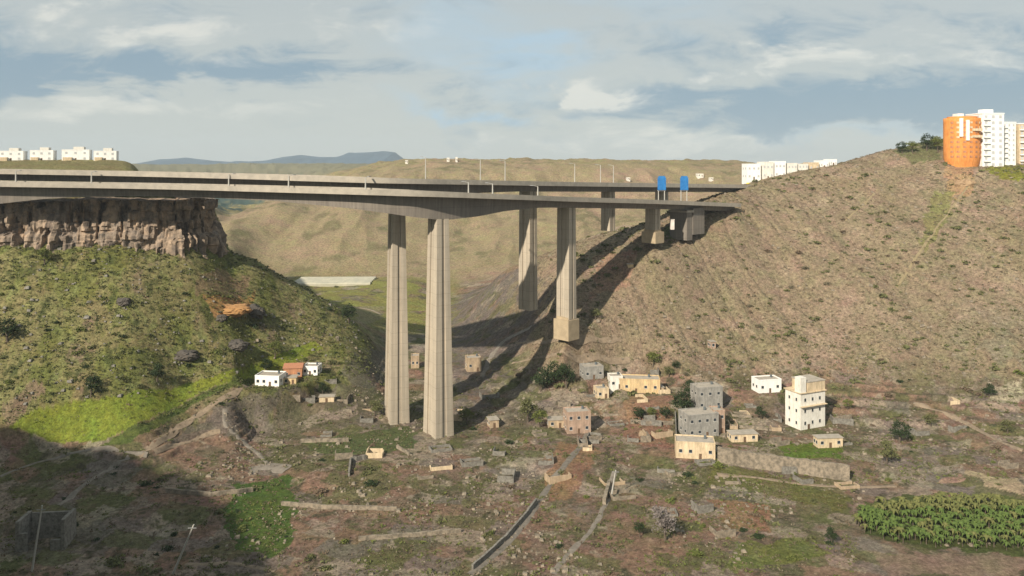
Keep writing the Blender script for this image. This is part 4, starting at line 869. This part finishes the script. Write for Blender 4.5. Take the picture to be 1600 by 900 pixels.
# dense low scrub nobody could count
def scrub(name, n, region, smin, smax, m, seed, cond=None, quads=9):
    rs = np.random.RandomState(seed); V_ = []; 
    px = rs.uniform(region[0], region[1], n*2); Y = rs.uniform(region[2], region[3], n*2); X = (px-HX)/F*Y; Z = height(X, Y)
    ok = np.ones(len(X), bool) if cond is None else cond(X, Y, Z, px)
    X, Y, Z = X[ok][:n], Y[ok][:n], Z[ok][:n]; k = len(X); S = rs.uniform(smin, smax, k)*(.5+rs.rand(k)**2)
    X = np.repeat(X, quads); Y = np.repeat(Y, quads); Z = np.repeat(Z, quads); S = np.repeat(S, quads); q = len(X)
    t = rs.rand(q)*6.28; rr = np.sqrt(rs.rand(q))*.8; c = np.stack([X+S*rr*np.cos(t), Y+S*rr*np.sin(t), Z+S*(.1+.5*rs.rand(q)*(1-rr*.6))], -1)
    a = rs.randn(q, 3); a /= np.linalg.norm(a, axis=1)[:, None]; h = rs.randn(q, 3); e = np.cross(a, h); e /= np.linalg.norm(e, axis=1)[:, None]; f = np.cross(a, e); s = (S*.32)[:, None]
    v = np.stack([c-e*s, c+f*s*.7, c+e*s, c-f*s*.7], 1).reshape(-1, 3)
    me = bpy.data.meshes.new(name); me.vertices.add(len(v)); me.vertices.foreach_set('co', v.ravel()); me.loops.add(len(v)); me.loops.foreach_set('vertex_index', np.arange(len(v), dtype=np.int32))
    me.polygons.add(q); me.polygons.foreach_set('loop_start', np.arange(0, len(v), 4, dtype=np.int32)); me.update(calc_edges=True); me.materials.append(m)
    tag(link(bpy.data.objects.new(name, me)), kind='stuff')
notstrip = lambda X, Y, Z, px: (Z > -100) & ~inpoly(X, Y, FIELD_XY)
scrub('hillside_scrub', 9000, (-150, 580, 296, 430), .5, 1.3, m_leaf[0], 21, notstrip)
scrub('hillside_grass_tufts', 6000, (-150, 580, 296, 430), .4, 1.1, m_leaf[3], 22, notstrip)
scrub('dry_hillside_scrub', 11000, (830, 1750, 350, 600), .4, 1.1, m_leaf[2], 23, lambda X, Y, Z, px: Z > -104)
scrub('brown_hillside_scrub', 7000, (830, 1750, 350, 600), .4, 1.1, m_dry, 24, lambda X, Y, Z, px: Z > -104)
clump = lambda X, Y, Z, px: (fbm(X/14+3, Y/14, 4) > .03) & ~((px > 1340) & (Y < 280))
scrub('valley_floor_scrub', 7000, (-100, 1750, 208, 400), .4, 1.2, m_leaf[0], 25, clump)
scrub('valley_dry_tufts', 9000, (-100, 1750, 208, 400), .3, .9, m_dry, 28, lambda X, Y, Z, px: ~((px > 1340) & (Y < 280)), 7)
scrub('valley_pale_weeds', 6000, (-100, 1750, 208, 400), .3, .8, m_leaf[2], 29, lambda X, Y, Z, px: ~((px > 1340) & (Y < 280)), 7)
scrub('valley_floor_weeds', 8000, (-100, 1750, 208, 400), .3, .9, m_leaf[3], 26, lambda X, Y, Z, px: (fbm(X/14+33, Y/14, 4) > .06) & ~((px > 1340) & (Y < 280)))
scrub('dark_hillside_bushes', 850, (860, 1750, 360, 520), .9, 2.3, m_leaf[0], 27, lambda X, Y, Z, px: (Z > -106) & (fbm(X/22, Y/22, 4)+.1*_rs.rand(len(X)) > -.02), 22)
# rubble
def rubble(name, n, region, smin, smax, m, seed, cond=None):
    rs = np.random.RandomState(seed); b = MB()
    px = rs.uniform(region[0], region[1], n*3); Y = rs.uniform(region[2], region[3], n*3); X = (px-HX)/F*Y; Z = height(X, Y)
    ok = np.ones(len(X), bool) if cond is None else cond(X, Y, Z, px)
    for x, y, z in list(zip(X[ok], Y[ok], Z[ok]))[:n]:
        s = rs.uniform(smin, smax)*(.5+rs.rand()**3); vs = [(x+s*dx*rs.uniform(.6, 1.1), y+s*dy*rs.uniform(.6, 1.1), z+s*dz*rs.uniform(.5, 1.0)) for dx, dy, dz in ((-1, -1, -.3), (1, -1, -.3), (1, 1, -.3), (-1, 1, -.3), (-.7, -.7, .8), (.7, -.7, .8), (.7, .7, .8), (-.7, .7, .8))]
        b.add(vs, [(0, 3, 2, 1), (4, 5, 6, 7), (0, 1, 5, 4), (1, 2, 6, 5), (2, 3, 7, 6), (3, 0, 4, 7)])
    tag(b.build(name, m), kind='stuff')
rubble('rubble', 2500, (300, 1700, 210, 400), .25, .8, m_stone, 31, lambda X, Y, Z, px: fbm(X/20+7, Y/20, 4) > .02)
rubble('hillside_stones', 2500, (850, 1750, 350, 560), .3, .9, m_stone, 32, lambda X, Y, Z, px: Z > -104)
rubble('slope_stones', 900, (-50, 560, 296, 430), .3, .9, m_stone2, 33, lambda X, Y, Z, px: Z > -92)

def tree_mesh(seed, h, r, leaf):
    rs = random.Random(seed); t = MB(); c = MB(); top = Vector((rs.uniform(-.3, .3), rs.uniform(-.3, .3), h*.40))
    t.tube((0, 0, -.8), top*.6, h*.045, h*.033, 8); t.tube(top*.6, top, h*.033, h*.024, 8)
    for k in range(7):
        a = k*.9+rs.random(); e = top+Vector((math.cos(a)*r*rs.uniform(.4, .75), math.sin(a)*r*rs.uniform(.4, .75), h*rs.uniform(-.06, .34))); t.tube(top*rs.uniform(.7, 1), e, h*.016, h*.006, 6)
        leaf_cloud(c, e.x, e.y, e.z, r*rs.uniform(.35, .55), r*rs.uniform(.35, .55), h*rs.uniform(.12, .22), 130, h*.055, rs, .35)
    leaf_cloud(c, top.x, top.y, h*.7, r*.55, r*.5, h*.22, 170, h*.055, rs, .35); leaf_cloud(c, top.x+r*.2, top.y-r*.2, h*.34, r*.75, r*.7, h*.16, 150, h*.05, rs, .4)
    return t.mesh('trunk', m_bark), c.mesh('crown', leaf)
TM = [tree_mesh(200+k, 6, 2.6, m_leaf[(1, 0, 1, 3)[k]]) for k in range(4)]
def tree(px, py, s, k, label, group=None):
    s *= (1.2 if py > 560 else 1.4) if py > 300 else 1.0
    g = ground(px, py); r = empty('tree', (g.x, g.y, g.z), rnd.random()*6.28, label, 'tree', group); tm, cm = TM[k]
    link(bpy.data.objects.new('trunk', tm), r); link(bpy.data.objects.new('crown', cm), r); r.scale = (s, s, s*rnd.uniform(.85, 1.1))
for px, py, s, k, lab in ((1068, 650, 1.8, 0, 'dark green tree against the left side of the grey hamlet houses'), (1076, 622, 1.3, 2, 'smaller dark tree behind the grey hamlet house'), (1545, 622, 1.15, 0, 'round dark green tree left of the pale terrace at the right edge'),
        (1575, 678, 1.05, 1, 'lone round olive tree near the right edge below the pale terrace'), (1405, 692, 1.5, 0, 'dark tree right of the low cream garden building'), (1385, 725, 1.35, 1, 'olive tree below the dark tree right of the garden building'),
        (1455, 668, 1.0, 1, 'olive tree on the slope foot midway to the right edge'), (1020, 575, 1.3, 3, 'fresh green tree above the ochre farmhouse'), (1045, 590, .9, 1, 'small olive tree above the shed end of the ochre farmhouse'),
        (1056, 578, .8, 0, 'small dark tree beside the olive one above the hamlet'), (545, 505, 1.3, 0, 'dark tree at the tip of the green slope left of the piers'), (415, 583, 1.15, 0, 'dark tree behind the left white riverside house'),
        (430, 560, 1.0, 3, 'fresh green tree at the edge of the bright field'), (585, 650, 1.2, 1, 'olive tree at the left foot of the farther tall pier'), (730, 662, 1.2, 3, 'green tree at the right foot of the tallest pier'),
        (845, 612, 2.0, 0, 'broad dark tree left of the hamlet houses'), (885, 608, 1.9, 2, 'broad dark tree touching the grey walled house'), (865, 606, 1.7, 0, 'olive tree between two broad dark trees'),
        (825, 660, 1.7, 1, 'olive tree left of the weathered pink house'), (843, 668, 1.2, 3, 'green tree just left of the tan outbuilding'), (1000, 660, 1.1, 2, 'dark tree at the left end of the garden hedge'), (1040, 655, .95, 0, 'dark tree at the right end of the garden hedge'),
        (1018, 655, .85, 3, 'green tree in the middle of the garden hedge'), (1225, 640, 1.1, 1, 'olive tree at the left corner of the tall turret house'), (1190, 655, 1.0, 0, 'dark tree in the garden left of the tall turret house'),
        (1325, 640, .8, 3, 'green tree right of the tall turret house'), (245, 596, 1.2, 0, 'dark tree on the edge above the bright green field'), (142, 620, 1.2, 2, 'dark tree left along the edge of the bright green field'), (12, 535, 1.5, 0, 'large dark tree at the left edge of the green slope'),
        (70, 415, 1.0, 3, 'green tree below the cliff at the far left'), (505, 620, 1.0, 0, 'dark tree near the tiny cream shed'), (930, 500, .9, 1, 'olive tree right of the footing of the second pier'), (1000, 840, .7, 2, 'dark bush like tree near the spoil heap'),
        (1300, 850, .75, 0, 'small dark tree left of the banana plantation'), (1410, 240, 1.7, 0, 'left dark tree on the skyline beside the orange tower'), (1426, 240, 1.8, 3, 'dark tree second from the left on the skyline'), (1448, 236, 2.2, 0, 'dark tree third from the left on the skyline'), (1466, 238, 2.0, 3, 'olive skyline tree nearest the orange tower')):
    tree(px, py, s, k, lab)
m_bare = leafmat('grey_bare_twigs', (.23, .20, .185), (.15, .13, .12)); TM.append(tree_mesh(220, 6, 2.4, m_bare)); tree(1040, 845, 1.5, 4, 'grey leafless tree standing alone below the hamlet near the bottom')
# banana plantation
def banana_mesh(seed):
    rs = random.Random(seed); b = MB(); t = MB().tube((0, 0, -.3), (0, 0, 1.7), .17, .10, 7)
    for k in range(10):
        a = k*2.4+rs.random(); L_ = rs.uniform(1.5, 2.2); d = Vector((math.cos(a), math.sin(a), 0)); sd = Vector((-d.y, d.x, 0)); pr = None
        for i in range(6):
            u = i/5; p = Vector((0, 0, 1.6))+d*L_*u*.85+Vector((0, 0, 1.25*math.sin(u*2.5)-.55*u*u)); w = .34*math.sin(math.pi*(.12+.85*u)); l, r_ = p-sd*w+Vector((0, 0, .06)), p+sd*w+Vector((0, 0, .06))
            if pr: b.add([pr[0], pr[1], p, l], [(0, 1, 2, 3)]); b.add([pr[1], pr[2], r_, p], [(0, 1, 2, 3)])
            pr = (l, p, r_)
    return t.mesh('stem', m_bark), b.mesh('leaves', m_ban)
m_ban = leafmat('banana_leaves', (.105, .145, .035), (.055, .09, .022)); BM = [banana_mesh(300+k) for k in range(3)]; m_ban = leafmat('older_banana_leaves', (.16, .155, .055), (.085, .10, .03)); BM.append(banana_mesh(303))
poly = [(1338, 800), (1400, 788), (1470, 784), (1599, 792), (1700, 800), (1700, 885), (1599, 866), (1480, 854), (1400, 848), (1338, 835)]
rs = random.Random(9); gp = [ground(*p) for p in poly]; x0, x1 = min(p.x for p in gp), max(p.x for p in gp); y0, y1 = min(p.y for p in gp), max(p.y for p in gp); PL = [(p.x, p.y) for p in gp]; spots = []
yy = y0
while yy < y1:
    xx = x0+rs.random()
    while xx < x1:
        x, y = xx+rs.uniform(-.5, .5), yy+rs.uniform(-.4, .4)
        if inpoly(np.array([x+7*float(fbm(np.array([x/5]), np.array([y/5]), 3)[0])]), np.array([y+9*float(fbm(np.array([x/6+9]), np.array([y/6]), 3)[0])]), PL)[0] and vn(np.array([x/3.5]), np.array([y/3.5+4]))[0] > .2: spots.append((x, y))
        xx += 2.3
    yy += 2.2
spots.sort(key=lambda p: p[1]); print('banana spots', len(spots))
def banana(x, y):
    tm, cm = BM[rs.randrange(4)]; r = empty('banana_plant', (x, y, hz(x, y)), rs.random()*6.28, 'bright green banana plant in the dense plantation at the lower right', 'banana plant', 'banana plants in the plantation')
    link(bpy.data.objects.new('stem', tm), r); link(bpy.data.objects.new('leaves', cm), r); s = rs.uniform(.6, 1.3); r.scale = (s, s, s)
for x, y in spots[:298]: banana(x, y)
rest = spots[298:]
if rest:
    b = MB(); src = [(np.array([v.co[:] for v in c.vertices]), [tuple(p.vertices) for p in c.polygons]) for _, c in BM]
    for x, y in rest:
        v, f = src[rs.randrange(4)]; a = rs.random()*6.28; s = rs.uniform(.85, 1.35); ca, sa = math.cos(a)*s, math.sin(a)*s; z = hz(x, y)
        b.add(np.stack([v[:, 0]*ca-v[:, 1]*sa+x, v[:, 0]*sa+v[:, 1]*ca+y, v[:, 2]*s+z], -1).tolist(), f)
    tag(b.build('banana_plantation', m_ban), kind='stuff')

# ------------------------------------------------------------------ haze
m = bpy.data.materials.new('haze_air'); m.use_nodes = True; nt = m.node_tree; nt.nodes.clear(); o_ = nt.nodes.new('ShaderNodeOutputMaterial'); pv = nt.nodes.new('ShaderNodeVolumePrincipled')
pv.inputs['Color'].default_value = (.78, .90, 1.0, 1); pv.inputs['Density'].default_value = 6e-5; pv.inputs['Anisotropy'].default_value = 0.0
nt.links.new(pv.outputs[0], o_.inputs['Volume'])
hb = MB().box(-9000, 9000, -120, 9700, -290, 320).build('haze', m); tag(hb, kind='stuff')
